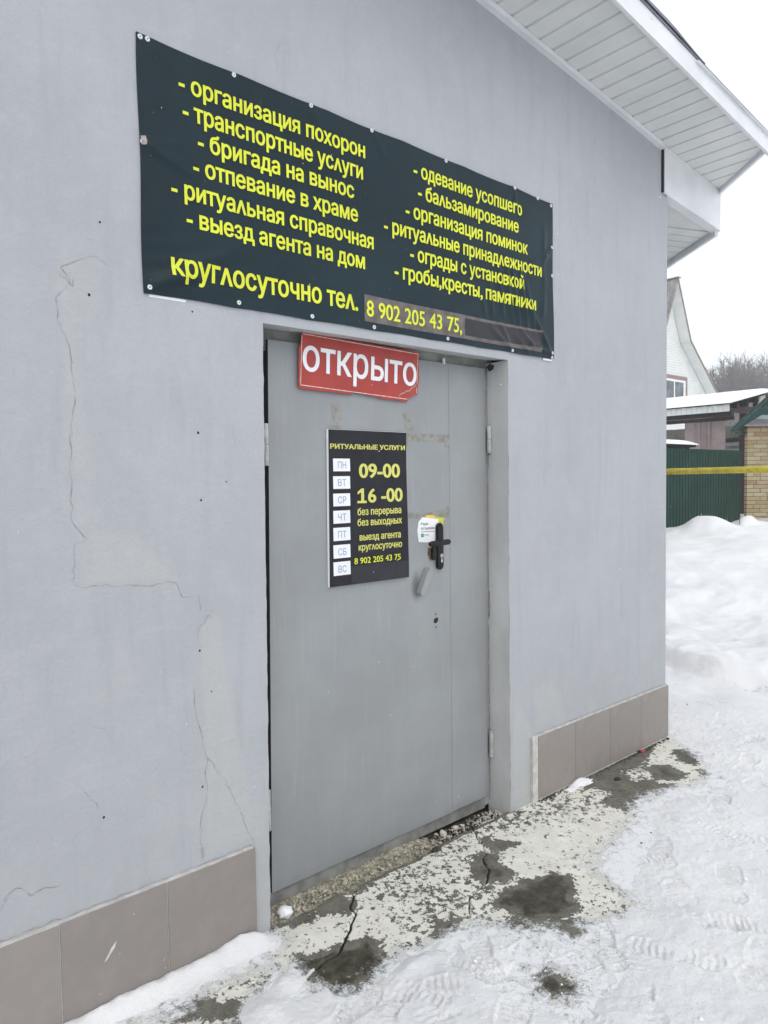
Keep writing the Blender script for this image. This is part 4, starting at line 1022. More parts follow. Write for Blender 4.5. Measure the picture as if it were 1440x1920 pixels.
# a crumpled scrap under the left middle screw and white backing at the lower left corner
mb = MB(); mb.add([(.852, by(.86,2.57) - .003, 2.585), (.866, by(.86,2.57) - .006, 2.588), (.872, by(.86,2.57) - .004, 2.575), (.868, by(.86,2.57) - .008, 2.562), (.856, by(.86,2.57) - .003, 2.560)], [(0, 1, 2), (0, 2, 4), (2, 3, 4)]); mb.build('torn_scrap', 'tear', banner)
mb = MB(); mb.box(.868, .985, -.0035, -.001, 2.1195, 2.1275); mb.build('backing_strip', 'whiteprint', banner)
mb = MB(); mb.box(2.79, 2.862, -.0035, -.001, 2.117, 2.126); mb.build('backing_strip', 'whiteprint', banner)

# ================================================================== RED "OPEN" SIGN
osn = empty('open_sign', (1.77, .10, 1.88))
tag(osn, "torn red sign reading ОТКРЫТО in white at the top of the door", "sign")
OS = [(1.4815,2.105),(2.070,2.090),(2.067,2.04),(2.071,2.02),(2.068,1.995),(2.073,1.99),(2.071,1.967),(2.067,1.96),(2.064,1.914),(2.045,1.913),(2.030,1.906),(2.022,1.899),(2.012,1.897),(2.009,1.882),(1.98,1.884),(1.90,1.886),(1.852,1.888),(1.846,1.893),(1.815,1.892),(1.78,1.898),(1.752,1.899),(1.722,1.903),(1.716,1.893),(1.60,1.896),(1.470,1.900),(1.4665,1.908),(1.468,1.96),(1.4665,2.0),(1.470,2.025),(1.4655,2.035),(1.467,2.05),(1.474,2.055),(1.476,2.08)]
oy = lambda x, z: .100 - .010 * (z - 1.9) / .2
mb = MB(); mb.prism([(x, oy(x, z), z) for x, z in OS], (0, .003, 0)); mb.build('sign_plate', 'red', osn)
mb = MB()
def hl(mb, P, w, yf):
    for a, b in zip(P[:-1], P[1:]):
        d = Vector((b[0] - a[0], b[1] - a[1])).normalized() * w / 2
        q = [(a[0] - d.y, a[1] + d.x), (b[0] - d.y, b[1] + d.x), (b[0] + d.y, b[1] - d.x), (a[0] + d.y, a[1] - d.x)]
        mb.add([(x, yf(x, z), z) for x, z in q], [(0, 1, 2, 3)])
hl(mb, [(1.484,2.0985),(2.066,2.0835)], .0028, lambda x, z: oy(x, z) - .0006)
hl(mb, [(2.062,2.080),(2.060,1.962)], .0024, lambda x, z: oy(x, z) - .0006); hl(mb, [(2.0595,1.945),(2.058,1.920)], .0024, lambda x, z: oy(x, z) - .0006)
hl(mb, [(1.4755,1.9125),(2.007,1.893)], .0028, lambda x, z: oy(x, z) - .0006); hl(mb, [(1.4795,2.093),(1.4755,1.915)], .0024, lambda x, z: oy(x, z) - .0006)
mb.build('border_line', 'thinline', osn)
mb = MB(); hl(mb, [(1.96,1.904),(1.975,1.915),(1.99,1.918),(2.0,1.926),(2.018,1.928),(2.03,1.940),(2.048,1.950),(2.056,1.957)], .0045, lambda x, z: oy(x, z) - .0009); mb.build('tear_mark', 'tear', osn)
text_on("открыто", 1.483, 2.056, 1.9665, .077, lambda x, z: oy(x, z) - .0012, 'whiteprint', osn, .013, sub=0, slope=-.030)

# ================================================================== OPENING HOURS POSTER
hs = empty('opening_hours_sign', (1.8, .10, 1.15))
tag(hs, "black opening hours poster with yellow times and white weekday boxes on the door", "sign")
def hy(x, z): return .1035 - .006 * math.exp(-((z - 1.15) / .12) ** 2) * (x - 1.6) / .4 - .0035 * math.sin((z - 1.2) * 9) * max(0, (x - 1.75)) / .25 - .0025
xx = np.linspace(1.599, 2.004, 28); zz = np.linspace(1.148, 1.754, 44); X, Z = np.meshgrid(xx, zz)
X = X + .003 * np.sin(Z * 7) * ((X - 1.6) / .4) - .006 * (1 - (Z - 1.148) / .606)
Yh = np.vectorize(hy)(X, Z)
me = grid_mesh('poster_sheet', X, Yh, Z); link_mesh('poster_sheet', me, 'posterblack', hs)
mb = MB(); per = [(0, i) for i in range(28)] + [(i, 27) for i in range(44)] + [(43, i) for i in range(27, -1, -1)] + [(i, 0) for i in range(43, -1, -1)]
vs = []
for i, j in per: vs += [(X[i, j], Yh[i, j], Z[i, j]), (X[i, j] - (.003 if j == 0 else 0), .110, Z[i, j] + (.002 if i == 43 else 0))]
n = len(per); mb.add(vs, [(2 * i, 2 * i + 1, 2 * ((i + 1) % n) + 1, 2 * ((i + 1) % n)) for i in range(n)]); mb.build('poster_backing', 'whiteprint', hs)
HL = lambda o: (lambda x, z: hy(x, z) - o)
text_on("РИТУАЛЬНЫЕ УСЛУГИ", 1.606, 1.993, 1.6805, .0195, HL(.001), 'yellow2', hs, .034, ref='Н')
for dname, z0, z1 in (("ПН",1.594,1.643),("ВТ",1.526,1.575),("СР",1.459,1.508),("ЧТ",1.392,1.442),("ПТ",1.325,1.376),("СБ",1.257,1.309),("ВС",1.190,1.243)):
    sh = (1.6 - z0) * .016
    mb = MB(); P = [(1.619 - sh, z0), (1.701 - sh, z0), (1.700 - sh, z1), (1.6185 - sh, z1)]; mb.add([(x, hy(x, z) - .0008, z) for x, z in P], [(0, 1, 2, 3)]); bx = mb.build('weekday_box', 'whiteprint', hs)
    text_on(dname, 1.641 - sh, 1.681 - sh, z0 + .011, .027, HL(.0014), 'daytext', bx, .004, ref='Н', sub=0, slope=-.01)
text_on("09-00", 1.744, 1.962, 1.5665, .058, HL(.001), 'yellow2', hs, .032, ref='0')
text_on("6 -00", 1.788, 1.973, 1.4675, .057, HL(.001), 'yellow2', hs, .032, ref='0')
for body, x0, x1, zb, h in (("без перерыва",1.734,1.963,1.4195,.0185),("без выходных",1.733,1.966,1.377,.0185),("выезд агента",1.742,1.958,1.3185,.018),("круглосуточно",1.736,1.964,1.2785,.018)):
    text_on(body.replace('л', 'ʌ'), x0, x1, zb, h, HL(.001), 'yellow2', hs, .024)
ONE = [(1.734,1.4675),(1.781,1.467),(1.781,1.476),(1.768,1.476),(1.768,1.5255),(1.756,1.5255),(1.736,1.512),(1.736,1.502),(1.7535,1.511),(1.7535,1.4765),(1.734,1.4765)]
mb = MB(); mb.add([(x, hy(x, z) - .001, z) for x, z in ONE], [tuple(range(11))]); mb.build('numeral', 'yellow2', hs)
P = [(1.694,1.223),(1.965,1.221),(1.965,1.258),(1.694,1.257)]; mb = MB(); mb.add([(x, hy(x, z) - .0008, z) for x, z in P], [(0, 1, 2, 3)]); mb.build('number_strip', 'posterblack', hs)
text_on("8 902 205 43 75", 1.713, 1.955, 1.2265, .0245, HL(.0016), 'yellow', hs, .014, ref='8')
xx = np.linspace(1.697, 1.9965, 12); zz = np.linspace(1.1495, 1.2205, 8); X, Z = np.meshgrid(xx, zz); me = grid_mesh('black_film', X, np.vectorize(hy)(X, Z) - .0012, Z); link_mesh('black_film', me, 'blackfilm', hs)

# ================================================================== REVIEW STICKER
st = empty('review_sticker', (2.15, .1125, 1.28)); tag(st, "small white sticker with yellow and green corner behind the black door handle", "sticker")
def flat(P, y, mat, name, parent, t=.0003): mb = MB(); mb.prism([(x, y, z) for x, z in P], (0, -t, 0)); return mb.build(name, mat, parent)
flat([(2.118,1.402),(2.150,1.402),(2.222,1.392),(2.224,1.30),(2.15,1.33)], .1126, 'stickergreen', 'green_print', st)
flat([(2.118,1.4025),(2.150,1.4025),(2.175,1.398),(2.165,1.37),(2.11,1.375)], .1122, 'stickeryellow', 'amber_print', st)
for k in range(6):
    a = 2.158 + k * .014; flat([(a, 1.3995 - k * .0022), (a + .005, 1.399 - k * .0022), (a - .010, 1.372 - k * .002), (a - .015, 1.373 - k * .002)], .1119, 'stickeryellow', 'amber_stripe', st)
for k in range(5):
    z = 1.378 - k * .014; flat([(2.196, z - .012), (2.196, z - .017), (2.223, z - .002), (2.223, z + .003)], .1119, 'stickeryellow', 'amber_stripe', st)
flat([(2.074,1.377),(2.097,1.396),(2.190,1.383),(2.206,1.29),(2.12,1.285),(2.073,1.290),(2.066,1.34)], .1117, 'whiteprint', 'sticker_sheet', st)
sy = lambda x, z: .1109
text_on("Рады", 2.087, 2.130, 1.361, .012, sy, 'inktext', st, .01, ref='Р', sub=0)
text_on("отзывам", 2.087, 2.168, 1.3405, .0085, sy, 'inktext', st, .01, sub=0)
flat([(2.087,1.334),(2.170,1.332),(2.170,1.330),(2.087,1.332)], .1112, 'inktext', 'rule_line', st)
flat([(2.087,1.325),(2.103,1.325),(2.103,1.309),(2.087,1.309)], .1112, 'green', 'logo_square', st)
text_on("2ГИС", 2.107, 2.135, 1.3135, .0075, sy, 'inktext', st, .008, ref='Г', sub=0)

# ================================================================== RUBBLE in the door recess
def lump(mb, c, r, rs, sq=.75):
    bm = bmesh.new(); bmesh.ops.create_icosphere(bm, subdivisions=1, radius=1)
    k = len(mb.v); vs = []
    for v in bm.verts:
        s_ = rs.uniform(.7, 1.25); vs.append((c[0] + v.co.x * r * s_, c[1] + v.co.y * r * s_, c[2] + v.co.z * r * s_ * sq))
    mb.add(vs, [tuple(v.index for v in f.verts) for f in bm.faces]); bm.free()
xs_ = np.linspace(OX0 - .02, OX1 + .02, 320); ys_ = np.linspace(-.03, .135, 44); X, Y = np.meshgrid(xs_, ys_)
lh = sstep(X, 2.18, 2.0)
Z = -.040 + .022 * lh * sstep(Y, .0, .05) + .010 * fbm(X, Y, 16, 4, .65, seed=81) + .007 * fbm(X, Y, 60, 3, .7, seed=83) + .012 * sstep(Y, .06, .13)
me = grid_mesh('rubble_bed', X, Y, Z); vattr(me, 'mixr', lh)
tm = NT("rubble_bed_mix"); q_ = tm.math('ADD', tm.attr('mixr'), tm.math('MULTIPLY', tm.math('SUBTRACT', tm.noise(28, 6, .75), .5), 1.6))
cc = tm.mix(tm.ramp(q_, .42, .62), tm.mix(tm.noise(60, 4), (.022, .018, .014), (.075, .062, .048)), tm.mix(tm.ramp(tm.noise(55, 6, .75), .38, .66), (.20, .18, .13), (.50, .475, .39)))
M['bed'] = tm.done(cc, .95, tm.bump(tm.noise(120, 6, .75), 1.0, .006), spec=.15)
tag(link_mesh('rubble_bed', me, 'bed'), kind='structure')
rs = random.Random(3)
mb = MB(); 
for i in range(1500):
    x = rs.uniform(OX0, 2.14) if rs.random() < .75 else rs.uniform(2.0, OX1); y = rs.uniform(.01, .122); lv = 1 if x < 2.05 else .35
    lump(mb, (x, y, -.036 + .020 * lv * min(1, y / .05) + rs.uniform(0, .008)), rs.choice([.0018, .0026, .0035, .005, .007]) , rs)
tag(mb.build('rubble', 'rubble'), "pale crumbled mortar grit in the strip below the door", "rubble", kind='stuff')
mb = MB()
for i in range(500):
    x = rs.uniform(2.0, OX1); y = rs.uniform(.01, .122)
    lump(mb, (x, y, -.034 + rs.uniform(0, .006)), rs.choice([.002, .003, .0045, .006]), rs)
tag(mb.build('soil_crumbs', 'soil'), "dark wet soil crumbs at the right end of the door recess", "soil", kind='stuff')
for i, (x, y, r_, lab) in enumerate([(2.187, .095, .018, "largest white plaster chunk on the dark soil below the door joint"), (2.262, .090, .014, "broken white plaster chunk just right of the largest one"),
                                (2.30, .085, .010, "small plaster crumb farthest right of the three chunks below the door"), ]):
    mb = MB(); lump(mb, (x, y, -.018), r_, rs, .9)
    bmx = mb.build('plaster_chunk', 'plaster', origin=(x, y, -.03)); tag(bmx, lab, "plaster chunk", "plaster chunks in the door recess")
mb = MB()
for i in range(90):
    x = rs.uniform(2.36, 2.53); lump(mb, (x, rs.uniform(.03, .09), -.024 + rs.uniform(0, .004)), rs.uniform(.003, .007), rs)
tag(mb.build('plaster_crumbs', 'plaster'), "white plaster crumbs in the right corner of the door recess", "plaster crumbs", kind='stuff')
# snow lumps
def blobmesh(name, c, rx, ry, rz, mat, seed, sub=3, amp=.18, origin=None):
    bm = bmesh.new(); bmesh.ops.create_icosphere(bm, subdivisions=sub, radius=1)
    for v in bm.verts:
        n_ = float(fbm(np.array(v.co.x * 1.3 + seed), np.array(v.co.y * 1.3 + v.co.z), 1.5, 3, seed=seed)); s_ = 1 + amp * n_ * 2
        v.co = Vector((c[0] + v.co.x * rx * s_, c[1] + v.co.y * ry * s_, c[2] + v.co.z * rz * s_))
    me = bpy.data.meshes.new(name); bm.to_mesh(me); bm.free(); me.shade_smooth(); return link_mesh(name, me, mat, origin=origin or (c[0], c[1], c[2] - rz))
tag(blobmesh('snow_lump', (1.334, .052, -.006), .030, .026, .021, 'snow2', 3), "small rounded white snow lump in the left corner of the door recess", "snow lump")
tag(blobmesh('snow_lump', (1.56, -.005, -.012), .020, .016, .012, 'snow2', 5), "dirty little snow plug in the broken notch of the slab", "snow lump")
tag(blobmesh('snow_lump', (3.03, -.045, .002), .10, .026, .011, 'snow2', 8, 4, .42), "flat oblong snow remnant lying against the right plinth tiles", "snow lump")
tag(blobmesh('soil_clod', (2.035, -.012, .004), .028, .016, .010, 'soil', 9, 2, .3), "dark wet soil clod on the slab edge below the door", "clod")
tag(blobmesh('soil_clod', (3.221, -.137, .006), .022, .014, .010, 'soil', 10, 2, .35), "dark twisted clod lying on bare concrete by the right tiles", "clod")
tag(blobmesh('plastic_scrap', (3.648, -.034, .008), .022, .010, .009, 'litter', 12, 2, .3), "small red plastic scrap at the foot of the right tiles", "litter")
tag(blobmesh('soil_clod', (3.63, -.012, .008), .022, .012, .010, 'soil', 13, 2, .35), "black clod beside the red plastic scrap under the tiles", "clod")
mb = MB()
for i in range(700):
    t = rs.random(); x = 2.72 + 1.24 * t; y = -.012 - abs(rs.gauss(0, .012)); lump(mb, (x, y, .001), rs.uniform(.0015, .005) * (1.4 if x > 3.4 else 1), rs)
for i in range(260):
    x = rs.choice([rs.uniform(2.9, 3.5), rs.uniform(3.65, 3.9)]); y = rs.uniform(-.32, -.02); lump(mb, (x, y, .001), rs.uniform(.001, .003), rs)
for i in range(160):
    x = rs.uniform(.75, 1.2); lump(mb, (x, -.010 - abs(rs.gauss(0, .008)), .004), rs.uniform(.0015, .004), rs)
for i in range(420):
    x = rs.uniform(1.2, 2.6); y = -abs(rs.gauss(0, .05)); lump(mb, (x, y, .0015), rs.uniform(.0008, .0024), rs)
tag(mb.build('grit', 'soil'), "dark grit and crumbs gathered along the foot of the plinth", "grit", kind='stuff')

# ================================================================== BACKGROUND
# ---- green corrugated fence
FY = 3.87
fence = empty('metal_fence', (12.5, FY, .4)); tag(fence, "dark green corrugated metal fence behind the snow bank", "fence")
def corr(x0, x1, z0, z1, y, name, mat, parent, pitch=.10, dep=.020):
    prof = []; x = x0
    while x < x1 - 1e-6:
        for (u, d) in ((0, 0), (.42, 0), (.5, 1), (.92, 1)):
            xx = x + u * pitch
            if xx < x1: prof.append((xx, y - d * dep))
        x += pitch
    prof.append((x1, y))
    mb = MB(); n = len(prof); mb.add([(a, b, z0) for a, b in prof] + [(a, b, z1) for a, b in prof], [(i, i + 1, i + 1 + n, i + n) for i in range(n - 1)])
    return mb.build(name, mat, parent)
fx = 8.6
while fx < 14.0:
    x1 = min(fx + 1.15, 14.05); corr(fx, x1, .25, 2.012 + .003 * (fx - 11), FY - (.002 if int(fx / 1.15) % 2 else 0), 'sheet_panel', 'fence', fence, .104); fx += 1.15
for x in (9.0, 11.3, 13.6): mb = MB(); mb.box(x, x + .06, FY + .02, FY + .08, .0, 2.0); mb.build('post', 'fence', fence)
for z in (.6, 1.75): mb = MB(); mb.box(8.6, 14.05, FY + .004, FY + .03, z, z + .04); mb.build('rail', 'fence', fence)
# ---- yellow gas pipe
gp = empty('gas_pipe', (9.6, 1.5, 0)); tag(gp, "yellow peeling gas pipe running in front of the green fence", "pipe")
mb = MB(); mb.tube([(9.6, y, 1.614 - .005 * (y - 3)) for y in (3.55, 3, 2, 1, 0, -2, -6, -12)], .044, 20); mb.build('pipe_run', 'pipe', gp, smooth=True)
for y in (3.5, .55, -5.0, -11.0): mb = MB(); mb.tube([(9.6, y, -.1), (9.6, y, 1.57)], .028, 10); mb.build('support_post', 'pipe', gp, smooth=True)
# ---- brick outbuilding (its front is turned towards the yard)
bo = empty('brick_outbuilding', (14.07, 3.75, 0)); tag(bo, "small yellow brick outbuilding with teal boarded gable", "building")
bo.rotation_euler = (0, 0, math.atan2(-.647, .762))
BO = Vector((14.07, 3.75, 0)); er = Vector((.762, -.647, 0)).normalized(); ef = Vector((.647, .762, 0)).normalized()
def bobuild(mb, name, mat, **k):
    """pieces given in the outbuilding's own axes: x along its front, y away, z up"""
    w = list(bo['_w']); bo['_w'] = [0.0, 0.0, 0.0]; o = mb.build(name, mat, bo, **k); bo['_w'] = w; return o
def bow(mb, name, mat, **k):
    """pieces given in world axes"""
    o = bobuild(mb, name, mat, **k); Mi = (Matrix.Translation(BO) @ Matrix.Rotation(math.atan2(-.647, .762), 4, 'Z')).inverted(); o.data.transform(Mi); return o
pitch = .0765; nb = 0; row = 0; z = .30
mb = MB(); mb.prism([(.008, .008, 0), (3.6, .008, 0), (3.6, 1.2, 0), (1.62, 1.2, 0)], (0, 0, 2.47)); bobuild(mb, 'brick_core', 'joint')
bme = {}
while z < 2.46:
    x = 0; widths = [[.25, .12, .25, .12, .18][row % 5]] + [.25 if random.random() < .72 else .12 for _ in range(12)]
    for w in widths:
        if x + w > 1.75 or nb >= 285: break
        mat = 'brickred' if (z > 2.37 and x < .5) else 'brick'; kk = (round(w, 3), mat)
        if kk not in bme:
            t = MB(); t.box(-w / 2, w / 2, 0, .10, 0, .065); me = bpy.data.meshes.new('brick'); me.from_pydata(t.v, [], t.f); me.materials.append(M[mat]); bme[kk] = me
        o = bpy.data.objects.new('brick', bme[kk]); COL.objects.link(o); o.parent = bo; o.location = (x + w / 2, random.uniform(-.004, .002), z); x += w + .011; nb += 1
    row += 1; z += pitch
mb = MB(); z = .30; row = 0
while z < 2.46:
    x = 1.80 + (.13 if row % 2 else 0)
    while x < 3.3: mb.box(x, x + .25, -.001, .1, z, z + .065); x += .261
    row += 1; z += pitch
tag(bobuild(mb, 'brickwork', 'brick'), kind='stuff')
mb = MB(); mb.prism([(-.10, -.10, 2.475), (3.6, -.10, 2.475), (3.6, -.01, 2.60), (.14, -.01, 2.60)], (0, .0, .012)); bobuild(mb, 'flashing', 'zinc')
mb = MB(); mb.box(.16, 3.6, -.02, .02, 2.605, 2.68); bobuild(mb, 'flashing', 'paleblue')
EY0, EZ0, EXB, SL = 3.95, 2.396, 13.74, .86
rz = lambda y: EZ0 + SL * (EY0 - y)
for i in range(14):
    xx = .10 + i * .13; pw = BO + er * (xx + .06); mb = MB(); mb.box(xx, xx + .118, -.012, .0, 2.683, max(2.70, rz(pw.y) - .07)); bobuild(mb, 'gable_board', 'teal')
def rafterline(x0, x1, dz0, dz1): return [(x0, EY0 - .02, rz(EY0 - .02) + dz0), (x0, 2.60, rz(2.60) + dz0), (x0, 2.60, rz(2.60) + dz1), (x0, EY0 - .02, rz(EY0 - .02) + dz1)]
mb = MB(); mb.prism(rafterline(EXB + .02, 0, -.085, -.02), (.03, 0, 0)); bow(mb, 'barge_board', 'tealdark')
mb = MB(); mb.prism([(EXB + .051, EY0 - .06, rz(EY0 - .06) - .045), (17.5, EY0 - .06, rz(EY0 - .06) - .045), (17.5, 2.6, rz(2.6) - .045), (EXB + .051, 2.6, rz(2.6) - .045)], (0, 0, .02)); bow(mb, 'eave_lining', 'tealdark')
mb = MB(); ns = 130; vs = []
for i in range(ns + 1):
    x = EXB + 3.8 * i / ns; w = .016 * math.sin(i / ns * 3.8 * 2 * math.pi / .13)
    vs += [(x, EY0, rz(EY0) + w), (x, 2.60, rz(2.60) + w), (x, 1.2, rz(2.6) - .86 * 1.4 + w), (x, EY0, rz(EY0) + w - .010)]
mb.add(vs, [f for i in range(ns) for f in ((4 * i, 4 * i + 4, 4 * i + 5, 4 * i + 1), (4 * i + 1, 4 * i + 5, 4 * i + 6, 4 * i + 2), (4 * i, 4 * i + 3, 4 * i + 7, 4 * i + 4))]); bow(mb, 'roof', 'slate')
for y in (3.82, 3.3, 2.8): mb = MB(); mb.box(EXB + .06, 15.2, y, y + .05, rz(y + .05) - .15, rz(y + .05) - .10); bow(mb, 'rafter', 'tealdark')
# ---- snow-covered canopy
cn = empty('snowy_canopy', (15.2, 5.0, 0)); tag(cn, "dark timber canopy under a thick snow-covered corrugated roof", "canopy")
EX = 15.20; ry = lambda x: 3.035 + (3.40 - 3.035) * (x - EX) / 1.965
n = 0; yv = 4.58
mb = MB(); 
i = 0
while yv < 8.2:
    mb2 = MB(); mb2.box(EX - .02, EX, yv + .003, yv + .112, 2.884, 3.030); mb2.build('fascia_board', 'siding', cn); yv += .115
vs = []; ysw = [4.55 + i * .025 for i in range(150)]
for y in ysw:
    w = .020 * max(-.4, math.sin(y * 2 * math.pi / .23)); vs += [(EX - .07, y, ry(EX - .07) + .012 + w), (17.4, y, ry(17.4) + .012 + w)]
n = len(ysw); mb = MB(); mb.add(vs, [(2 * i, 2 * i + 1, 2 * i + 3, 2 * i + 2) for i in range(n - 1)]); mb.build('roof_sheet', 'slate', cn)
X, Y = np.meshgrid(np.linspace(0, 1, 60), np.linspace(0, 1, 60)); Xs = EX - .075 + 2.30 * X; Ys = 4.53 + 3.7 * Y
e = np.minimum(np.minimum(X * 2.3, 2.3 - X * 2.3), np.minimum(Y * 3.7, 3.7 - Y * 3.7)); tk = .085 * np.sqrt(sstep(e, -.001, .26)) + .010 * fbm(Xs, Ys, 2, 2, seed=90)
Zs_ = ry(Xs) + .03 + tk * (e > 0); me = grid_mesh('snow_layer', Xs, Ys, Zs_); link_mesh('snow_layer', me, 'snow2', cn)
for (x, y) in ((16.62, 4.85), (17.2, 4.8), (15.35, 8.0), (17.2, 8.0)): mb = MB(); mb.box(x, x + .14, y, y + .14, 0, ry(x) - .05); mb.build('post', 'darkwood', cn)
mb = MB(); mb.box(EX + .1, EX + .25, 4.6, 8.2, 2.80, 2.93); mb.build('beam', 'blackwood', cn)
mb = MB(); mb.box(EX + .27, EX + .33, 4.62, 8.2, 2.72, 2.80); mb.build('beam', 'darkwood', cn)
for i in range(4): x = EX + .4 + i * .5; mb = MB(); mb.box(x, x + .08, 4.6, 8.2, ry(x) - .13, ry(x) - .02); mb.build('rafter', 'blackwood', cn)
mb = MB(); mb.prism([(EX + .26, 4.70, 2.90), (17.3, 4.70, 2.90), (17.3, 4.70, 3.10), (EX + .26, 4.70, 3.0)], (0, .06, 0)); mb.build('beam', 'darkwood', cn)
mb = MB(); mb.prism([(16.62, 4.62, 2.60), (17.4, 4.62, 2.60), (17.4, 4.62, ry(17.4) - .03), (16.78, 4.62, ry(16.78) - .03)], (0, .03, 0)); mb.build('side_panel', 'beigewall', cn)
mb = MB(); mb.box(17.35, 17.42, 4.7, 8.2, 0, 2.72); mb.build('back_wall', 'beigewall', cn)
mb = MB(); mb.box(15.4, 17.4, 8.25, 8.32, 0, 2.95); mb.build('back_wall', 'blackwood', cn)
mb = MB(); mb.box(17.25, 17.3, 4.7, 8.2, 2.34, 2.42); mb.build('rail', 'darkwood', cn)
mb = MB(); mb.box(17.2, 17.24, 4.7, 8.2, 2.24, 2.31); mb.build('rail', 'paleblue', cn)
mb = MB(); mb.box(17.1, 17.15, 4.7, 8.2, 2.02, 2.16); mb.build('rail', 'paleblue', cn)
# curtain hanging from the beam
ct = empty('curtain', (15.5, 5.25, 2.1)); tag(ct, "dusty pink canvas curtain hanging under the snowy canopy", "curtain")
Y, Z = np.meshgrid(np.linspace(4.80, 5.70, 140), np.linspace(1.3, 2.735, 24))
fold = .022 * np.sin(Y * 34) * sstep(Y, 4.9, 5.1) * sstep(5.55 - Y, 0, .1) + .05 * np.exp(-((Y - 5.32) / .02) ** 2) + .04 * np.exp(-((Y - 5.11) / .018) ** 2) + .035 * np.exp(-((Y - 5.20) / .02) ** 2)
fold = fold * (.6 + .4 * (2.735 - Z) / 1.4)
me = grid_mesh('cloth', 15.50 + fold, Y, Z); link_mesh('cloth', me, 'curtain', ct)
for y in (4.83, 5.04, 5.16, 5.24, 5.33, 5.46, 5.64):
    mb = MB(); mb.box(15.496, 15.502, y, y + .05, 2.7352, 2.80); mb.build('loop', 'curtain', ct)
# ---- low shed with snow cap behind the fence
sh = empty('low_shed', (12.9, 4.7, 0)); tag(sh, "low dark shed with rounded snow cap just behind the green fence", "shed")
mb = MB(); mb.box(11.2, 13.52, 4.6, 5.6, 0, 2.10); mb.build('wall', 'darkwood', sh)
mb = MB(); mb.box(11.1, 13.60, 4.52, 5.7, 2.1005, 2.142); mb.build('roof', 'blackwood', sh)
X, Y = np.meshgrid(np.linspace(0, 1, 50), np.linspace(0, 1, 24)); Xs = 11.05 + 2.66 * X; Ys = 4.47 + 1.3 * Y
e = np.minimum(np.minimum(X * 2.66, 2.66 - X * 2.66), np.minimum(Y * 1.3, 1.3 - Y * 1.3)); me = grid_mesh('snow_cap', Xs, Ys, 2.144 + .105 * np.sqrt(sstep(e, -.001, .30))); link_mesh('snow_cap', me, 'snow2', sh)
# ---- white house
HY = 11.8; AX = 27.05; AZ = 9.25
wh = empty('white_house', (27, 12, 0)); tag(wh, "white sided house with steep gable and brown trimmed window", "house")
GL = [(27.322 - .28, 8.35), (28.15 - .45, 6.95), (28.95, 5.6), (31.2, 3.2), (31.2, 0), (22.9, 0), (22.9, 3.2), (25.15, 5.6), (26.4, 6.95)]
GL = [(AX, AZ - .06), (28.08, 6.93), (30.93, 4.55), (30.85, 0), (23.25, 0), (23.25, 4.5), (26.02, 6.93)]
mb = MB(); mb.prism([(x, HY + .45, z) for x, z in GL], (0, .1, 0)); mb.build('wall', 'siding', wh)
mb = MB(); mb.box(30.75, 30.85, HY + .56, HY + 9, 0, 4.3); mb.box(23.25, 23.35, HY + .56, HY + 9, 0, 4.3); mb.build('wall', 'siding', wh)
# lap siding strips
mb = MB(); z = .1
def gx(z, side):
    if z < 4.3: d = 3.80
    elif z < 6.92: d = .97 + (3.80 - .97) * (6.92 - z) / 2.62
    else: d = max(0, .97 * (AZ - .35 - z) / (AZ - .35 - 6.92))
    return AX + side * d
while z < 8.7:
    a, b, c, d = gx(z, -1) + .03, gx(z, 1) - .03, gx(z + .1, 1) - .03, gx(z + .1, -1) + .03
    if b > a + .05: mb.add([(a, HY + .425, z), (b, HY + .425, z), (max(c, d + .01), HY + .447, z + .098), (d, HY + .447, z + .098), (a, HY + .447, z), (b, HY + .447, z)], [(0, 1, 2, 3), (0, 4, 5, 1)])
    z += .10
tag(mb.build('siding', 'siding', wh), kind='stuff')
def slab(P, name, mat, th=.06, y0=HY, y1=HY + 9.3):
    mb = MB(); (xa, za), (xb, zb) = P; d = Vector((xb - xa, 0, zb - za)).normalized(); nn = Vector((-d.z, 0, d.x)); nn = nn if nn.z > 0 else -nn
    mb.prism([(xa, y0, za), (xb, y0, zb), (xb + nn.x * th, y0, zb + nn.z * th), (xa + nn.x * th, y0, za + nn.z * th)], (0, y1 - y0, 0)); return mb.build(name, mat, wh)
for s_ in (1, -1):
    A_, B_, C_ = (AX, AZ - .03), (AX + s_ * 1.06, 6.93), (AX + s_ * 4.05, 4.13)
    if s_ == 1: B_ = (28.11, 6.93); C_ = (31.0, 4.55)
    slab((A_, B_), 'roof_slope', 'ruf'); slab((B_, C_), 'roof_slope', 'ruf')
    for P, Q in ((A_, B_), (B_, C_)):
        d = Vector((Q[0] - P[0], 0, Q[1] - P[1])).normalized(); nn = Vector((-d.z, 0, d.x)); nn = nn if nn.z < 0 else -nn
        mb = MB(); n_ = nn * .16
        mb.prism([(P[0], HY, P[1]), (Q[0], HY, Q[1]), (Q[0] + n_.x * .12, HY, Q[1] + n_.z * .12), (P[0] + n_.x * .12, HY, P[1] + n_.z * .12)], (0, .03, 0)); mb.build('verge_trim', 'browntrim', wh)
        mb = MB(); o_ = nn * .008
        mb.prism([(P[0] + o_.x, HY + .031, P[1] + o_.z), (Q[0] + o_.x, HY + .031, Q[1] + o_.z), (Q[0] + o_.x, HY + .44, Q[1] + o_.z), (P[0] + o_.x, HY + .44, P[1] + o_.z)], nn * .02); mb.build('soffit', 'siding', wh)
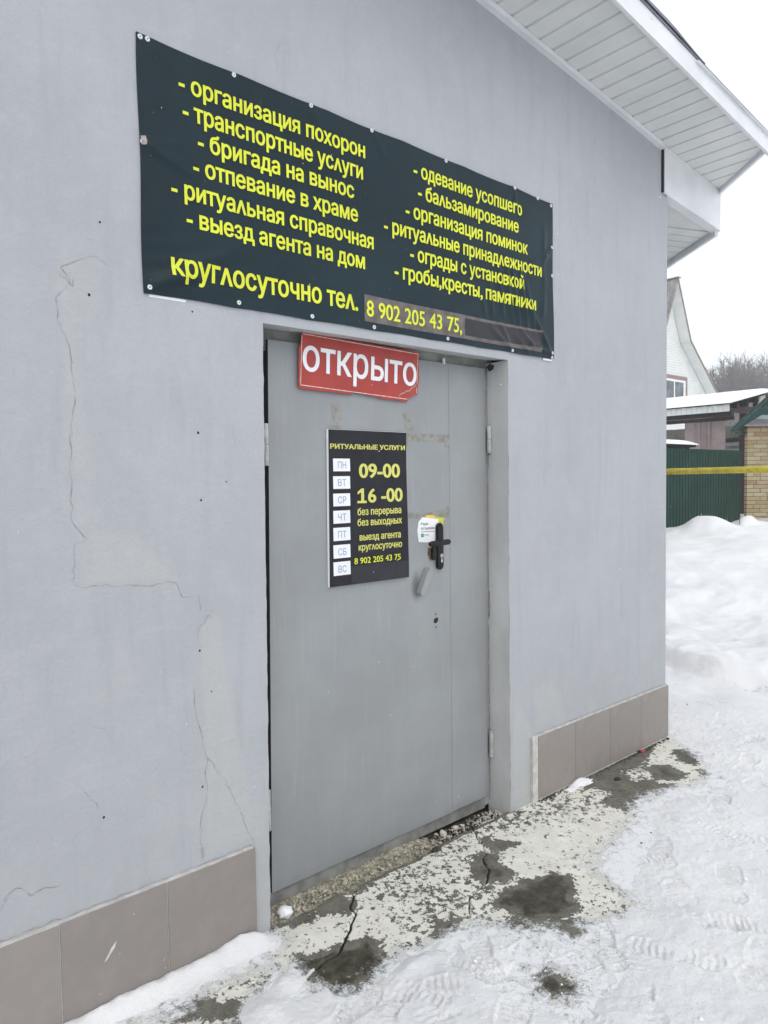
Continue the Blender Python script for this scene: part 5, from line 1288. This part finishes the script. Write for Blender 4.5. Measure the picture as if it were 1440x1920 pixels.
# ribs on the steep roof slopes
mb = MB()
for i in range(46):
    y = HY + .1 + i * .2
    for s_ in (-1,):
        P, Q = (AX, AZ), (AX - 1.06, 6.96); mb.prism([(P[0] - .05, y, P[1] - .02), (P[0] - .05, y + .05, P[1] - .02), (Q[0] - .06, y + .05, Q[1]), (Q[0] - .06, y, Q[1])], (-.03, 0, .01))
mb.build('roof_ribs', 'slate', wh)
mb = MB(); mb.box(AX - .12, AX + .12, HY - .05, HY + 9.3, AZ + .01, AZ + .05); mb.build('ridge_cap', 'ruf', wh)
WY = HY + .42; ws = 1.03
win = empty('window', (27.2, WY, 5.0), wh)
x0, x1, z0, z1 = 25.90, 28.45, 3.95, 5.42
mb = MB(); mb.box(x0 - .13, x1 + .13, WY - .035, WY, z1, z1 + .14); mb.box(x1, x1 + .13, WY - .035, WY, z0, z1 - .001); mb.box(x0 - .13, x0, WY - .035, WY, z0, z1 - .001); mb.build('window_trim', 'browntrim', win)
mb = MB(); 
for (a, b, c, d) in ((x0, x1, z1 - .09, z1 - .002), (x0, x1, z0, z0 + .08)): mb.box(a, b, WY - .028, WY, c, d)
for xx in (x0, 26.58, 27.50, x1 - .16): mb.box(xx, xx + (.08 if xx != x1 - .16 else .158), WY - .027, WY, z0 + .081, z1 - .091)
mb.build('window_frame', 'upvc', win)
mb = MB(); mb.box(x0 + .01, x1 - .01, WY - .010, WY - .004, z0 + .01, z1 - .01); mb.build('pane', 'glass', win)
# ---- bare trees in the distance
def tree(x, y, h, seed, label, spread=1.0):
    r = random.Random(seed); t = empty('bare_tree', (x, y, .3)); tag(t, label, "tree", "bare winter trees beyond the houses")
    tr_, br = MB(), MB()
    def grow_(p, d, L, rad, lvl):
        n = 4 if lvl < 3 else 2; P = [p]; q = p
        for i in range(n):
            d = (d + Vector((r.uniform(-1, 1), r.uniform(-1, 1), r.uniform(-.3, .6))) * (.10 + .07 * lvl)).normalized(); q = q + d * L / n; P.append(q)
        m = tr_ if lvl == 0 else br
        m.tube(P, [rad * (1 - .6 * i / n) for i in range(n + 1)], 6 if lvl == 0 else 3, cap=False)
        if lvl >= 5: return
        k = (9, 6, 5, 4, 4)[lvl]
        for i in range(k):
            t_ = r.uniform(.35, 1.0) if lvl else r.uniform(.3, 1.0); b = P[min(n, int(t_ * n))]
            a = r.uniform(0, 2 * math.pi); tilt = r.uniform(.35, .95) * spread
            o = d.orthogonal().normalized(); o.rotate(Matrix.Rotation(a, 3, d)); nd = (d * math.cos(tilt) + o * math.sin(tilt) + Vector((0, 0, .18))).normalized()
            grow_(b, nd, L * r.uniform(.52, .78), max(rad * .45, .019), lvl + 1)
    grow_(Vector((x, y, .3)), Vector((0, 0, 1)), h * .50, h * .016, 0)
    tr_.build('trunk', 'bark', t); br.build('branches', 'bark', t)
tr = [(59.4, 26.0, 11.8, 1, "bare hazy tree next to the white house gable"), (58.0, 23.2, 11.6, 2, "tallest bare tree standing above the snowy canopy roof"), (66.5, 25.4, 13.6, 3, "bare tree at the right edge just above the teal gable"),
      (61.5, 22.2, 12.4, 4, "bare tree cut by the right edge of the picture"), (73.6, 24.6, 14.5, 5, "thin bare tree farthest to the right beyond the houses"), (75.5, 32.2, 14.0, 6, "wide bare tree in the back row behind the house roof"), (79.0, 31.0, 13.0, 7, "bare tree in the back row between two nearer trees")]
for a in tr: tree(*a)
# pegs in the snow bank
for (x, y, z0, z1, r_, lab) in ((11.0, 3.25, .45, .79, .018, "short pale peg sticking out of the snow in front of the fence"), (11.75, 3.1, .5, .86, .006, "left thin dry stalk standing in the snow by the fence"), (11.95, 2.98, .5, .87, .006, "right thin dry stalk standing in the snow by the fence")):
    mb = MB(); mb.tube([(x, y, z0), (x + .01, y, z1)], r_, 8); tag(mb.build('peg' if r_ > .01 else 'dry_stalk', 'plaster' if r_ > .01 else 'bark', origin=(x, y, z0)), lab, 'peg' if r_ > .01 else 'stalk')
# falling snowflakes
mb = MB(); rf = random.Random(12)
fwd = -cb
for i in range(900):
    d = rf.uniform(1.2, 13) ** 1.0; u = rf.uniform(-.6, .6); v = rf.uniform(-.75, .75)
    p = Vector((0, -2.105, 1.56)) + fwd * d + cr * u * d + cu * v * d
    if p.y > -.03 and p.x < CX + EAVE * p.y + .05: continue
    if p.z < .03: continue
    lump(mb, p, rf.uniform(.0006, .0009) * (1 + d * .11), rf, 1.2)
tag(mb.build('snowflakes', 'snow2'), "sparse small snowflakes falling through the air", "snowflakes", kind='stuff')
# loose snow crumbs and clods
mb = MB(); rc = random.Random(77)
for i in range(700):
    x = rc.uniform(1.0, 5.0); y = rc.uniform(-1.2, .0) if x < 3.9 else rc.uniform(-1.0, .6); r_ = rc.uniform(.0015, .004) * (1.9 if rc.random() < .10 else 1); z = .016
    if float(poly_sd(np.array([x]), np.array([y]), EXPO)[0]) > -.06: continue
    if y > -.02 and x < CX + EAVE * y + .1: continue
    lump(mb, (x, y, z), r_, rc, .7)
tag(mb.build('snow_crumbs', 'snow2', smooth=True), "loose crumbs and clods of snow scattered over the trodden path", "snow crumbs", kind='stuff')
mb = MB()
for i in range(45):
    x = rc.uniform(2.6, 6.5); y = rc.uniform(-.9, .9) if x > 4.4 else rc.uniform(-.9, -.3); lump(mb, (x, y, .022 + (.10 if x > 5.6 else 0)), rc.uniform(.002, .006), rc, .5)
tag(mb.build('dark_specks', 'soil'), "small dark bits of dirt lying on the trodden snow", "dirt", kind='stuff')
# thin snowy air: far things fade slightly
hz = NT("haze"); hm = hz.m; hz.n.remove(hz.p); pv_ = hz.n.new("ShaderNodeVolumePrincipled"); pv_.inputs['Color'].default_value = (.93, .96, 1, 1); pv_.inputs['Density'].default_value = 0.003
hz.l.new(pv_.outputs[0], hz.n["Material Output"].inputs['Volume']); M['haze'] = hm
mb = MB(); mb.box(-480, 700, -480, 520, -1.5, 24); tag(mb.build('haze', 'haze'), kind='stuff')
for o in bpy.data.objects:
    if '_w'  in o: del o['_w']
